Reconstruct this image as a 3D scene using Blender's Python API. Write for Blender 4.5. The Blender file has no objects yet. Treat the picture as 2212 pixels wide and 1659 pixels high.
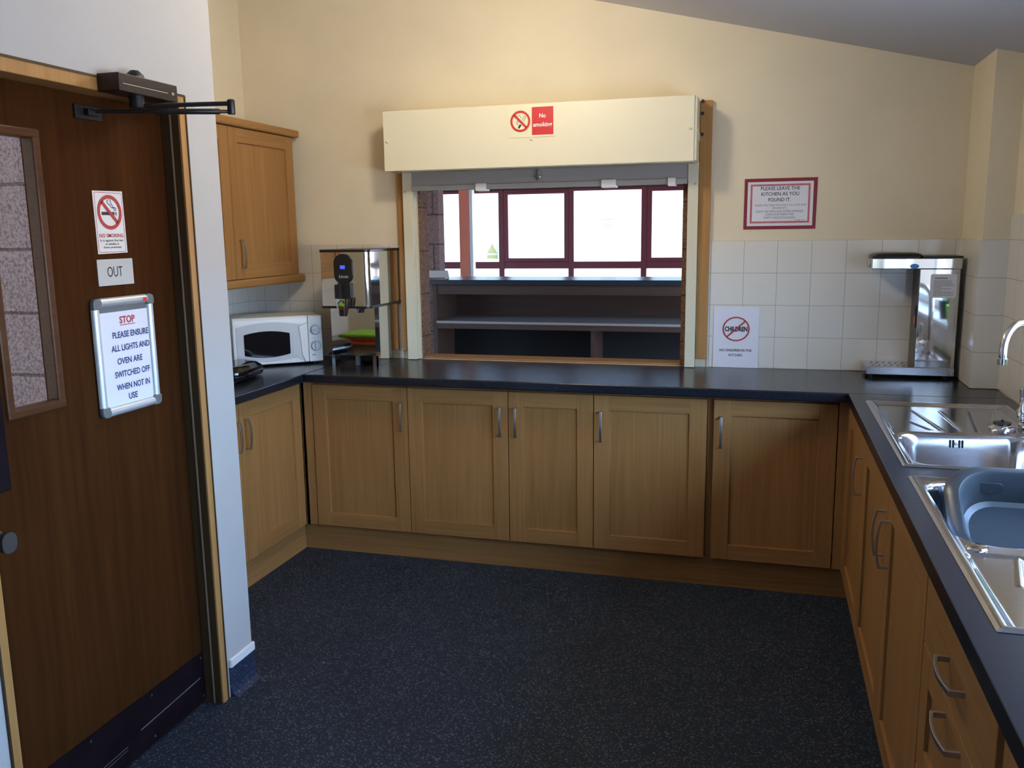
import bpy, bmesh, math, random
from mathutils import Vector, Matrix
random.seed(7)
S = bpy.context.scene
COL = S.collection
PI = math.pi

# ------------------------------------------------------------------ camera, world, exposure, big lights
cd = bpy.data.cameras.new('camera'); cam = bpy.data.objects.new('camera', cd); COL.objects.link(cam); S.camera = cam
R_ = Vector((0.96162191, 0.27405435, -0.01332345)); U_ = Vector((-0.03430036, 0.16824963, 0.98514748)); F_ = Vector((-0.27222562, 0.9468824, -0.17119269))
M = Matrix((R_, U_, -F_)).transposed().to_4x4(); M.translation = Vector((0.85553619, -4.3577332, 1.57549033)); cam.matrix_world = M
cd.sensor_width = 36.0; cd.lens = 1896.68 / 2212 * 36; cd.clip_start = .02
S.view_settings.view_transform = 'Standard'; S.view_settings.look = 'None'; S.view_settings.gamma = 1; S.view_settings.use_curve_mapping = False
S.view_settings.exposure = 0.0
W = bpy.data.worlds.new('sky'); S.world = W; W.use_nodes = True
wn = W.node_tree.nodes; wl = W.node_tree.links
bg = wn['Background']; tc = wn.new('ShaderNodeTexCoord'); sx = wn.new('ShaderNodeSeparateXYZ'); cr = wn.new('ShaderNodeValToRGB')
wl.new(tc.outputs['Generated'], sx.inputs[0]); wl.new(sx.outputs['Z'], cr.inputs[0]); wl.new(cr.outputs[0], bg.inputs[0])
e = cr.color_ramp.elements
e[0].position = 0.0; e[0].color = (.44, .47, .55, 1); e[1].position = 1.0; e[1].color = (.32, .56, 1.05, 1)
k = e.new(0.03); k.color = (.48, .71, 1.05, 1)
mr = wn.new('ShaderNodeMapRange'); mr.inputs['From Min'].default_value = .05; mr.inputs['From Max'].default_value = .75; mr.inputs['To Min'].default_value = 4.2; mr.inputs['To Max'].default_value = 26
mr.interpolation_type = 'SMOOTHSTEP'; wl.new(sx.outputs['X'], mr.inputs['Value']); wl.new(mr.outputs[0], bg.inputs[1])     # the sky is brighter on the sink side

def light(name, kind, loc, energy, color=(1, 1, 1), size=.5, size_y=None, aim=None, portal=False):
    l = bpy.data.lights.new(name, kind); l.energy = energy; l.color = color
    if kind == 'AREA':
        l.size = size
        if size_y: l.shape = 'RECTANGLE'; l.size_y = size_y
        if portal: l.cycles.is_portal = True
    else: l.shadow_soft_size = size
    o = bpy.data.objects.new(name, l); COL.objects.link(o); o.location = loc
    if aim is not None: o.rotation_euler = (Vector(aim) - Vector(loc)).to_track_quat('-Z', 'Y').to_euler()
    return o
light('kitchen_window_portal', 'AREA', (2.0, -3.05, 1.55), 1, size=1.0, size_y=3.9, aim=(0, -3.05, 1.55), portal=True)
light('hall_window_portal', 'AREA', (-.9, 6.6, 1.45), 1, size=9.0, size_y=2.0, aim=(-.9, 0, 1.45), portal=True)
light('ceiling_lamp', 'POINT', (-.2, -1.15, 2.55), 29, (1, .88, .68), .09)
light('ceiling_lamp_near', 'POINT', (-.15, -2.0, 2.55), 4.0, (1, .88, .68), .09)
light('corridor_fill', 'AREA', (-2.0, -3.2, 2.5), 3.8, (1, .9, .85), .5, aim=(-2.0, -3.0, 0))  # unseen source added to brighten the blockwork behind the door glass

# ------------------------------------------------------------------ materials
def mat(name, color, rough=.5, metal=0.0, spec=.5, **kw):
    m = bpy.data.materials.new(name); m.use_nodes = True; nt = m.node_tree; b = nt.nodes['Principled BSDF']
    b.inputs['Base Color'].default_value = (*color, 1); b.inputs['Roughness'].default_value = rough
    b.inputs['Metallic'].default_value = metal; b.inputs['Specular IOR Level'].default_value = spec
    if kw.get('coat'): b.inputs['Coat Weight'].default_value = kw['coat']; b.inputs['Coat Roughness'].default_value = .08
    if kw.get('emit'): b.inputs['Emission Color'].default_value = (*color, 1); b.inputs['Emission Strength'].default_value = kw['emit']
    nz = kw.get('noise')           # (scale, amount of brightness change, bump strength)
    if nz:
        t = nt.nodes.new('ShaderNodeTexCoord'); n = nt.nodes.new('ShaderNodeTexNoise'); n.inputs['Scale'].default_value = nz[0]; n.inputs['Detail'].default_value = 6
        nt.links.new(t.outputs['Object'], n.inputs['Vector'])
        if nz[1]:
            r = nt.nodes.new('ShaderNodeValToRGB'); r.color_ramp.elements[0].color = (*[c * (1 - nz[1]) for c in color], 1); r.color_ramp.elements[1].color = (*[min(1, c * (1 + nz[1])) for c in color], 1)
            r.color_ramp.elements[0].position = .3; r.color_ramp.elements[1].position = .7
            nt.links.new(n.outputs[0], r.inputs[0]); nt.links.new(r.outputs[0], b.inputs['Base Color'])
        if nz[2]:
            bp = nt.nodes.new('ShaderNodeBump'); bp.inputs['Strength'].default_value = nz[2]; bp.inputs['Distance'].default_value = .002
            nt.links.new(n.outputs[0], bp.inputs['Height']); nt.links.new(bp.outputs[0], b.inputs['Normal'])
    return m

def wood(name, dark, lite, axis, rough=.5, fine=1.0, spec=.22):
    m = mat(name, lite, rough, spec=spec); nt = m.node_tree; b = nt.nodes['Principled BSDF']
    t = nt.nodes.new('ShaderNodeTexCoord'); oi = nt.nodes.new('ShaderNodeObjectInfo'); mp = nt.nodes.new('ShaderNodeMapping')
    sc = [70 * fine] * 3; sc['XYZ'.index(axis)] = 2.2; mp.inputs['Scale'].default_value = sc
    ad = nt.nodes.new('ShaderNodeVectorMath'); ad.operation = 'ADD'
    ml = nt.nodes.new('ShaderNodeMath'); ml.operation = 'MULTIPLY'; ml.inputs[1].default_value = 7.3
    nt.links.new(oi.outputs['Random'], ml.inputs[0]); nt.links.new(t.outputs['Object'], ad.inputs[0]); nt.links.new(ml.outputs[0], ad.inputs[1])
    nt.links.new(ad.outputs[0], mp.inputs[0])
    n = nt.nodes.new('ShaderNodeTexNoise'); n.inputs['Scale'].default_value = 1.0; n.inputs['Detail'].default_value = 5; n.inputs['Roughness'].default_value = .6; n.inputs['Distortion'].default_value = .3
    nt.links.new(mp.outputs[0], n.inputs['Vector'])
    mp2 = nt.nodes.new('ShaderNodeMapping'); s2 = [6.0] * 3; s2['XYZ'.index(axis)] = .5; mp2.inputs['Scale'].default_value = s2
    n2 = nt.nodes.new('ShaderNodeTexNoise'); n2.inputs['Scale'].default_value = 1.0; n2.inputs['Detail'].default_value = 3
    nt.links.new(ad.outputs[0], mp2.inputs[0]); nt.links.new(mp2.outputs[0], n2.inputs['Vector'])
    mx = nt.nodes.new('ShaderNodeMath'); mx.operation = 'MULTIPLY_ADD'; mx.inputs[1].default_value = .55
    h = nt.nodes.new('ShaderNodeMath'); h.operation = 'MULTIPLY'; h.inputs[1].default_value = .45
    nt.links.new(n2.outputs[0], h.inputs[0]); nt.links.new(n.outputs[0], mx.inputs[0]); nt.links.new(h.outputs[0], mx.inputs[2])
    r = nt.nodes.new('ShaderNodeValToRGB'); r.color_ramp.elements[0].position = .3; r.color_ramp.elements[1].position = .68
    r.color_ramp.elements[0].color = (*dark, 1); r.color_ramp.elements[1].color = (*lite, 1)
    nt.links.new(mx.outputs[0], r.inputs[0]); nt.links.new(r.outputs[0], b.inputs['Base Color'])
    return m

def grid_mat(name, color, mortar, ux, uy, ox, oy, w, h, msize, rough, offset=0.0, bump=.4, vary=0.0, noise=0.0, spec=.5):
    m = mat(name, color, rough, spec=spec); nt = m.node_tree; b = nt.nodes['Principled BSDF']
    t = nt.nodes.new('ShaderNodeTexCoord'); sp = nt.nodes.new('ShaderNodeSeparateXYZ'); nt.links.new(t.outputs['Object'], sp.inputs[0])
    cb = nt.nodes.new('ShaderNodeCombineXYZ')
    for i, (ax, off) in enumerate(((ux, ox), (uy, oy))):
        a = nt.nodes.new('ShaderNodeMath'); a.operation = 'SUBTRACT'; a.inputs[1].default_value = off
        nt.links.new(sp.outputs[ax], a.inputs[0]); nt.links.new(a.outputs[0], cb.inputs[i])
    br = nt.nodes.new('ShaderNodeTexBrick'); br.offset = offset; br.squash = 1.0
    br.inputs['Scale'].default_value = 1; br.inputs['Brick Width'].default_value = w; br.inputs['Row Height'].default_value = h
    br.inputs['Mortar Size'].default_value = msize; br.inputs['Mortar Smooth'].default_value = .3
    br.inputs['Color1'].default_value = (*[c * (1 - vary) for c in color], 1); br.inputs['Color2'].default_value = (*color, 1); br.inputs['Mortar'].default_value = (*mortar, 1)
    nt.links.new(cb.outputs[0], br.inputs['Vector']); nt.links.new(br.outputs['Color'], b.inputs['Base Color'])
    bp = nt.nodes.new('ShaderNodeBump'); bp.inputs['Strength'].default_value = bump; bp.inputs['Distance'].default_value = .002; bp.invert = True
    src = br.outputs['Fac']
    if noise:
        n = nt.nodes.new('ShaderNodeTexNoise'); n.inputs['Scale'].default_value = 90; n.inputs['Detail'].default_value = 4; nt.links.new(t.outputs['Object'], n.inputs['Vector'])
        ma = nt.nodes.new('ShaderNodeMath'); ma.operation = 'MULTIPLY_ADD'; ma.inputs[1].default_value = noise
        nt.links.new(n.outputs[0], ma.inputs[0]); nt.links.new(src, ma.inputs[2]); src = ma.outputs[0]; bp.inputs['Distance'].default_value = .012
        n.inputs['Roughness'].default_value = .75      # open pitted texture of the block
        pr = nt.nodes.new('ShaderNodeValToRGB'); pr.color_ramp.elements[0].position = .36; pr.color_ramp.elements[0].color = (.42, .38, .38, 1); pr.color_ramp.elements[1].position = .56; pr.color_ramp.elements[1].color = (1.05, 1.05, 1.05, 1)
        nt.links.new(n.outputs[0], pr.inputs[0]); mx = nt.nodes.new('ShaderNodeMix'); mx.data_type = 'RGBA'; mx.blend_type = 'MULTIPLY'; mx.inputs['Factor'].default_value = 1
        nt.links.new(br.outputs['Color'], mx.inputs['A']); nt.links.new(pr.outputs[0], mx.inputs['B']); nt.links.new(mx.outputs['Result'], b.inputs['Base Color'])
    else:
        n = nt.nodes.new('ShaderNodeTexNoise'); n.inputs['Scale'].default_value = 9; nt.links.new(t.outputs['Object'], n.inputs['Vector'])
        ma = nt.nodes.new('ShaderNodeMath'); ma.operation = 'MULTIPLY_ADD'; ma.inputs[1].default_value = .9
        nt.links.new(n.outputs[0], ma.inputs[0]); nt.links.new(src, ma.inputs[2]); src = ma.outputs[0]
    nt.links.new(src, bp.inputs['Height']); nt.links.new(bp.outputs[0], b.inputs['Normal'])
    return m

def speck(name, base, dots, scale, thr, rough, bump=0.0, spec=.5):
    m = mat(name, base, rough, spec=spec); nt = m.node_tree; b = nt.nodes['Principled BSDF']
    t = nt.nodes.new('ShaderNodeTexCoord'); v = nt.nodes.new('ShaderNodeTexVoronoi'); v.inputs['Scale'].default_value = scale
    nt.links.new(t.outputs['Object'], v.inputs['Vector'])
    sp = nt.nodes.new('ShaderNodeSeparateColor'); nt.links.new(v.outputs['Color'], sp.inputs[0])
    r = nt.nodes.new('ShaderNodeValToRGB'); r.color_ramp.elements[0].position = thr; r.color_ramp.elements[1].position = 1.0
    r.color_ramp.elements[0].color = (*base, 1); r.color_ramp.elements[1].color = (*dots, 1)
    nt.links.new(sp.outputs[0], r.inputs[0])
    n2 = nt.nodes.new('ShaderNodeTexNoise'); n2.inputs['Scale'].default_value = 2.5; n2.inputs['Detail'].default_value = 4
    nt.links.new(t.outputs['Object'], n2.inputs['Vector'])
    r2 = nt.nodes.new('ShaderNodeValToRGB'); r2.color_ramp.elements[0].color = (.75, .75, .75, 1); r2.color_ramp.elements[1].color = (1.2, 1.2, 1.2, 1)
    nt.links.new(n2.outputs[0], r2.inputs[0])
    mx = nt.nodes.new('ShaderNodeMix'); mx.data_type = 'RGBA'; mx.blend_type = 'MULTIPLY'; mx.inputs['Factor'].default_value = 1
    nt.links.new(r.outputs[0], mx.inputs['A']); nt.links.new(r2.outputs[0], mx.inputs['B']); nt.links.new(mx.outputs['Result'], b.inputs['Base Color'])
    if bump:
        n = nt.nodes.new('ShaderNodeTexNoise'); n.inputs['Scale'].default_value = 260; n.inputs['Detail'].default_value = 3; nt.links.new(t.outputs['Object'], n.inputs['Vector'])
        bp = nt.nodes.new('ShaderNodeBump'); bp.inputs['Strength'].default_value = bump; bp.inputs['Distance'].default_value = .001
        nt.links.new(n.outputs[0], bp.inputs['Height']); nt.links.new(bp.outputs[0], b.inputs['Normal'])
    return m

def glass(name, tint=(1, 1, 1), refl=.06):
    m = bpy.data.materials.new(name); m.use_nodes = True; nt = m.node_tree; nt.nodes.clear()
    o = nt.nodes.new('ShaderNodeOutputMaterial'); t = nt.nodes.new('ShaderNodeBsdfTransparent'); t.inputs[0].default_value = (*tint, 1)
    g = nt.nodes.new('ShaderNodeBsdfGlossy'); g.inputs['Roughness'].default_value = .02
    f = nt.nodes.new('ShaderNodeLayerWeight'); f.inputs[0].default_value = .5
    pw = nt.nodes.new('ShaderNodeMath'); pw.operation = 'POWER'; pw.inputs[1].default_value = 5; nt.links.new(f.outputs['Facing'], pw.inputs[0])
    fm = nt.nodes.new('ShaderNodeMath'); fm.operation = 'MULTIPLY_ADD'; fm.inputs[1].default_value = .8; fm.inputs[2].default_value = .04; nt.links.new(pw.outputs[0], fm.inputs[0])
    mx = nt.nodes.new('ShaderNodeMixShader'); nt.links.new(fm.outputs[0], mx.inputs[0]); nt.links.new(t.outputs[0], mx.inputs[1]); nt.links.new(g.outputs[0], mx.inputs[2])
    nt.links.new(mx.outputs[0], o.inputs[0]); return m

def film(name, tint):      # print on glass: lets most of the daylight through
    m = bpy.data.materials.new(name); m.use_nodes = True; nt = m.node_tree; nt.nodes.clear()
    o = nt.nodes.new('ShaderNodeOutputMaterial'); t = nt.nodes.new('ShaderNodeBsdfTransparent'); t.inputs[0].default_value = (*tint, 1)
    d = nt.nodes.new('ShaderNodeBsdfTranslucent'); d.inputs[0].default_value = (*tint, 1); mx = nt.nodes.new('ShaderNodeMixShader'); mx.inputs[0].default_value = .75
    nt.links.new(d.outputs[0], mx.inputs[1]); nt.links.new(t.outputs[0], mx.inputs[2]); nt.links.new(mx.outputs[0], o.inputs[0]); return m
OD, OL = (.255, .122, .038), (.40, .207, .072)
m_oakx = wood('oak_grain_x', OD, OL, 'X'); m_oaky = wood('oak_grain_y', OD, OL, 'Y'); m_oakz = wood('oak_grain_z', OD, OL, 'Z')
m_pine = wood('golden_pine', (.33, .16, .05), (.46, .25, .09), 'Z', .45); m_piney = wood('golden_pine_along', (.33, .16, .05), (.46, .25, .09), 'Y', .45)
m_sap = wood('sapele_veneer', (.030, .0096, .0030), (.064, .0225, .0064), 'Z', .7, .6, .02); m_sapy = wood('sapele_bead', (.05, .018, .007), (.10, .04, .014), 'Y', .35)
m_jamb = wood('dark_brown_jamb', (.045, .026, .012), (.075, .045, .02), 'Z', .5)  # darker brown wood than the golden lining
m_cream = mat('cream_wall_paint', (.76, .67, .49), .75, spec=.2, noise=(3, .04, .0))
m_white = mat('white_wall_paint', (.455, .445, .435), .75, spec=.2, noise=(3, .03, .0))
m_ceil = mat('ceiling_paint', (.58, .57, .59), .85, spec=.1)
m_shut = mat('cream_powder_coat', (.80, .74, .55), .38, spec=.4)
m_rail = mat('cream_rail_paint', (.68, .64, .48), .42, spec=.4)
TX, TZ = .7592, 1.517
TC, TG = (.74, .71, .64), (.46, .43, .38)
m_tile = grid_mat('white_tiles_back', TC, TG, 'X', 'Z', TX, TZ, .152, .152, .0016, .09, bump=.35)
m_tiley = grid_mat('white_tiles_side', TC, TG, 'Y', 'Z', -.394, TZ, .152, .152, .0016, .09, bump=.35)
m_tileb = grid_mat('white_tiles_boxing', TC, TG, 'X', 'Z', 1.683, TZ, .152, .152, .0016, .09, bump=.35)
m_top = speck('black_laminate', (.0085, .0115, .019), (.03, .034, .044), 640, .9, .24, .16, spec=.5)  # blue in the base colour stands in for sky gloss
m_floor = speck('navy_safety_vinyl', (.0145, .022, .037), (.13, .145, .17), 230, .80, .6, .25, spec=.2)
m_cove = speck('navy_cove_vinyl', (.014, .024, .055), (.12, .14, .18), 230, .82, .45)
m_steel = mat('satin_stainless', (.58, .60, .66), .15, 1.0, noise=(60, .04, .03))  # bluish tint put into neutral steel in place of blue window light
m_mirror = mat('polished_stainless', (.66, .65, .63), .045, 1.0)
m_chrome = mat('chrome', (.78, .78, .80), .05, 1.0)
m_alu = mat('brushed_aluminium', (.52, .51, .50), .36, 1.0)
m_anod = mat('anodised_aluminium', (.62, .64, .66), .42, .55)
m_grey = mat('grey_plastic_corner', (.14, .15, .15), .5)
m_black = mat('black_plastic', (.010, .010, .012), .35)
m_blackg = mat('gloss_black', (.006, .006, .008), .08)
m_dark = mat('dark_void', (.006, .006, .006), .8)
m_bronze = mat('bronze_metal', (.045, .035, .034), .35, .7)
m_kick = mat('dark_kick_plate', (.011, .0065, .0085), .55, 0.0, .05, noise=(14, .25, .05))
m_mwhite = mat('white_plastic', (.72, .72, .70), .28)
m_mgrey = mat('pale_grey_plastic', (.52, .52, .53), .35)
m_paper = mat('white_paper', (.74, .74, .80), .5, spec=.3)
m_signw = mat('white_sign_plastic', (.74, .73, .72), .3)
m_glow = mat('pale_yellow_sign', (.80, .77, .54), .35)
m_out = mat('silver_grey_sign', (.50, .50, .48), .38)
m_red = mat('sign_red', (.60, .022, .028), .4); m_redink = mat('red_ink', (.42, .035, .03), .5)
m_ink = mat('black_ink', (.012, .012, .016), .5); m_blue = mat('navy_ink', (.022, .035, .16), .5)
m_grink = mat('grey_ink', (.22, .22, .22), .5); m_whink = mat('white_ink', (.85, .82, .78), .5)
m_frame = mat('maroon_card', (.23, .018, .03), .5); m_gingham = mat('pink_gingham', (.50, .14, .15), .5, noise=(220, .3, 0))
m_lcd = mat('blue_display', (.05, .08, 1.0), .4, emit=1.2)
m_orange = mat('orange_rocker', (.75, .12, .02), .35)
m_tub = mat('grey_tub_plastic', (.042, .050, .058), .3)
m_block = grid_mat('pink_painted_blocks', (.50, .36, .33), (.24, .15, .13), 'X', 'Z', -1.56, .0, .45, .2195, .006, .8, .5, .8, .05, .8)
m_brick = grid_mat('brown_facing_blocks', (.30, .18, .15), (.10, .06, .05), 'X', 'Z', -1.61, .135, .22, .225, .006, .85, .5, .9, .15, .8)
m_jambblk = grid_mat('brown_painted_jamb', (.27, .145, .085), (.11, .06, .035), 'Y', 'Z', -.3, .13, .9, .225, .004, .8, .0, .8, .05, .8)
m_maroon = mat('maroon_window_paint', (.24, .045, .055), .45); m_salmon = mat('salmon_post_paint', (.86, .23, .12), .5)
m_plum = mat('plum_fabric', (.17, .012, .055), .9); m_hfloor = mat('hall_carpet', (.05, .025, .028), .9); m_hall = mat('hall_paint', (.10, .07, .055), .8)
m_soffit = mat('dark_brown_soffit', (.05, .025, .02), .6)
m_ctop = mat('blue_black_counter', (.022, .028, .036), .25); m_cwood = wood('dark_counter_wood', (.055, .03, .022), (.085, .048, .036), 'X', .5)
m_cshelf = mat('grey_brown_shelf', (.30, .26, .235), .5)
m_green = mat('lime_plastic', (.22, .55, .03), .4); m_redp = mat('red_plastic', (.65, .03, .03), .4); m_orp = mat('orange_plastic', (.75, .22, .05), .4)
m_glass = glass('clear_glass'); m_white_gloss = mat('white_gloss_frame', (.78, .78, .77), .3)
m_yel = film('yellow_film', (.55, .46, .22)); m_film = film('pale_film', (.68, .74, .70)); m_filmg = film('pale_grey_film', (.42, .46, .44)); m_pipe = mat('pale_grey_wood', (.5, .42, .36), .6)

# ------------------------------------------------------------------ mesh helpers
class MB:
    def __init__(s): s.v = []; s.f = []; s.m = []; s.sm = []
    def face(s, pts, m=0, smooth=False):
        b = len(s.v); s.v += [tuple(p) for p in pts]; s.f.append(list(range(b, b + len(pts)))); s.m.append(m); s.sm.append(smooth)
    def raw(s, vs, fs, m=0, smooth=False):
        b = len(s.v); s.v += [tuple(p) for p in vs]
        for f in fs: s.f.append([b + i for i in f]); s.m.append(m); s.sm.append(smooth)
        return s
    def box(s, x0, y0, z0, x1, y1, z1, m=0):
        x0, x1 = min(x0, x1), max(x0, x1); y0, y1 = min(y0, y1), max(y0, y1); z0, z1 = min(z0, z1), max(z0, z1)
        return s.raw([(x0, y0, z0), (x1, y0, z0), (x1, y1, z0), (x0, y1, z0), (x0, y0, z1), (x1, y0, z1), (x1, y1, z1), (x0, y1, z1)],
                     [(0, 3, 2, 1), (4, 5, 6, 7), (0, 1, 5, 4), (1, 2, 6, 5), (2, 3, 7, 6), (3, 0, 4, 7)], m)
    def prism(s, pts, axis, a, b, m=0, smooth=False):
        # pts: 2-D outline in the two axes other than `axis`; extruded from a to b
        def P(p, t): return {'z': (p[0], p[1], t), 'y': (p[0], t, p[1]), 'x': (t, p[0], p[1])}[axis]
        n = len(pts); A = [P(p, a) for p in pts]; B = [P(p, b) for p in pts]
        s.face(A, m); s.face(B[::-1], m)
        s.raw(A + B, [(i, (i + 1) % n, n + (i + 1) % n, n + i) for i in range(n)], m, smooth)
        return s
    def tube(s, path, r, n=10, m=0, cap=True):
        path = [Vector(p) for p in path]; rs = r if isinstance(r, (list, tuple)) else [r] * len(path); rings = []
        up = Vector((0, 0, 1)); prev = None
        for i, p in enumerate(path):
            d = (path[min(i + 1, len(path) - 1)] - path[max(i - 1, 0)]).normalized()
            if prev is None:
                a = d.cross(up if abs(d.z) < .9 else Vector((1, 0, 0))).normalized()
            else: a = (prev - d * prev.dot(d)).normalized()
            prev = a; b = d.cross(a)
            rings.append([p + (a * math.cos(2 * PI * j / n) + b * math.sin(2 * PI * j / n)) * rs[i] for j in range(n)])
        vs = [q for rg in rings for q in rg]
        fs = [(i * n + j, i * n + (j + 1) % n, (i + 1) * n + (j + 1) % n, (i + 1) * n + j) for i in range(len(path) - 1) for j in range(n)]
        s.raw(vs, fs, m, True)
        if cap: s.face(rings[0][::-1], m); s.face(rings[-1], m)
        return s
    def lathe(s, prof, c, axis=(0, 0, 1), n=24, m=0):
        ax = Vector(axis).normalized(); a = ax.cross(Vector((0, 0, 1)) if abs(ax.z) < .9 else Vector((1, 0, 0))).normalized(); b = ax.cross(a); c = Vector(c)
        rings = [[c + ax * h + (a * math.cos(2 * PI * j / n) + b * math.sin(2 * PI * j / n)) * r for j in range(n)] for r, h in prof]
        vs = [q for rg in rings for q in rg]
        s.raw(vs, [(i * n + j, i * n + (j + 1) % n, (i + 1) * n + (j + 1) % n, (i + 1) * n + j) for i in range(len(prof) - 1) for j in range(n)], m, True)
        s.face(rings[0][::-1], m); s.face(rings[-1], m)
        return s
    def loft(s, rings, m=0, cap0=True, cap1=True, smooth=True):
        n = len(rings[0]); vs = [q for rg in rings for q in rg]
        s.raw(vs, [(i * n + j, i * n + (j + 1) % n, (i + 1) * n + (j + 1) % n, (i + 1) * n + j) for i in range(len(rings) - 1) for j in range(n)], m, smooth)
        if cap0: s.face(rings[0][::-1], m)
        if cap1: s.face(rings[-1], m)
        return s
    def build(s, name, mats, parent=None, world=False, bevel=0, seg=2, loc=None, tag=None, sub=0):
        vs = s.v
        if world and parent is not None:
            off = Vector(); q = parent
            while q is not None: off += q.location; q = q.parent
            vs = [tuple(Vector(p) - off) for p in vs]
        me = bpy.data.meshes.new(name); me.from_pydata(vs, [], s.f)
        if not isinstance(mats, (list, tuple)): mats = [mats]
        for q in mats: me.materials.append(q)
        me.polygons.foreach_set('material_index', s.m); me.polygons.foreach_set('use_smooth', s.sm)
        bm = bmesh.new(); bm.from_mesh(me); bmesh.ops.remove_doubles(bm, verts=bm.verts, dist=1e-5)
        bmesh.ops.recalc_face_normals(bm, faces=bm.faces)
        if any(s.sm):
            for ed in bm.edges:
                if len(ed.link_faces) == 2 and ed.calc_face_angle(0) > .7: ed.smooth = False
        bm.to_mesh(me); bm.free(); me.update()
        o = bpy.data.objects.new(name, me); COL.objects.link(o)
        if loc: o.location = loc
        if parent is not None: o.parent = parent
        if bevel:
            b = o.modifiers.new('bevel', 'BEVEL'); b.width = bevel; b.segments = seg; b.limit_method = 'ANGLE'; b.angle_limit = math.radians(40)
        return o

def rrect(x0, y0, x1, y1, r, n=6):
    rs = r if isinstance(r, (list, tuple)) else [r] * 4; pts = []
    for (cx, cy, a0), q in zip(((x1, y1, 0), (x0, y1, 90), (x0, y0, 180), (x1, y0, 270)), rs):
        sx = -1 if cx == x1 else 1; sy = -1 if cy == y1 else 1
        if q <= 0: pts.append((cx, cy)); continue
        for i in range(n + 1):
            a = math.radians(a0 + 90 * i / n); pts.append((cx + sx * q + q * math.cos(a), cy + sy * q + q * math.sin(a)))
    return pts

class Pl:      # a drawing plane: O origin, U right, V up
    def __init__(s, O, U, V): s.O = Vector(O); s.U = Vector(U); s.V = Vector(V); s.N = s.U.cross(s.V)
    def p(s, u, v, n=0): return tuple(s.O + s.U * u + s.V * v + s.N * n)
    def poly(s, mb, pts, n, m=0): mb.face([s.p(u, v, n) for u, v in pts], m)
    def rect(s, mb, u0, v0, u1, v1, n, m=0): s.poly(mb, [(u0, v0), (u1, v0), (u1, v1), (u0, v1)], n, m)
    def ring(s, mb, cu, cv, r0, r1, n, m=0, k=40, sy=1.0):
        for i in range(k):
            a, b = 2 * PI * i / k, 2 * PI * (i + 1) / k
            s.poly(mb, [(cu + r0 * math.cos(a), cv + sy * r0 * math.sin(a)), (cu + r1 * math.cos(a), cv + sy * r1 * math.sin(a)), (cu + r1 * math.cos(b), cv + sy * r1 * math.sin(b)), (cu + r0 * math.cos(b), cv + sy * r0 * math.sin(b))], n, m)
    def disc(s, mb, cu, cv, r, n, m=0, k=32): s.poly(mb, [(cu + r * math.cos(2 * PI * i / k), cv + r * math.sin(2 * PI * i / k)) for i in range(k)], n, m)
    def bar(s, mb, a, b, w, n, m=0):
        d = (Vector(b) - Vector(a)).normalized(); q = Vector((-d.y, d.x)) * w / 2; a, b = Vector(a), Vector(b)
        s.poly(mb, [a - q, b - q, b + q, a + q], n, m)
    def line(s, mb, pts, w, n, m=0):
        for a, b in zip(pts, pts[1:]): s.bar(mb, a, b, w, n, m)
    def slab(s, mb, pts, t, m=0):     # outline raised from 0 to t
        k = len(pts); A = [s.p(u, v, 0) for u, v in pts]; B = [s.p(u, v, t) for u, v in pts]
        mb.face(A[::-1], m); mb.face(B, m); mb.raw(A + B, [(i, (i + 1) % k, k + (i + 1) % k, k + i) for i in range(k)], m)

_tc = {}
def glyphs(txt, bold):
    key = (txt, bold)
    if key not in _tc:
        cu = bpy.data.curves.new('t', 'FONT'); cu.body = txt; cu.size = 1; cu.offset = bold; cu.resolution_u = 3
        o = bpy.data.objects.new('t', cu); COL.objects.link(o)
        me = bpy.data.meshes.new_from_object(o.evaluated_get(bpy.context.evaluated_depsgraph_get()))
        vs = [tuple(v.co) for v in me.vertices]; fs = [list(p.vertices) for p in me.polygons]
        bpy.data.objects.remove(o); bpy.data.curves.remove(cu); bpy.data.meshes.remove(me); _tc[key] = (vs, fs)
    return _tc[key]
def write(pl, mb, txt, cu, v0, w, h, n=.0012, m=0, bold=0.0):
    """one line of lettering fitted to width w and height h, centred on cu, its lowest point at v0"""
    vs, fs = glyphs(txt, bold)
    x0 = min(v[0] for v in vs); x1 = max(v[0] for v in vs); y0 = min(v[1] for v in vs); y1 = max(v[1] for v in vs)
    mb.raw([pl.p(cu - w / 2 + (v[0] - x0) / (x1 - x0) * w, v0 + (v[1] - y0) / (y1 - y0) * h, n) for v in vs], fs, m)

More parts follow.
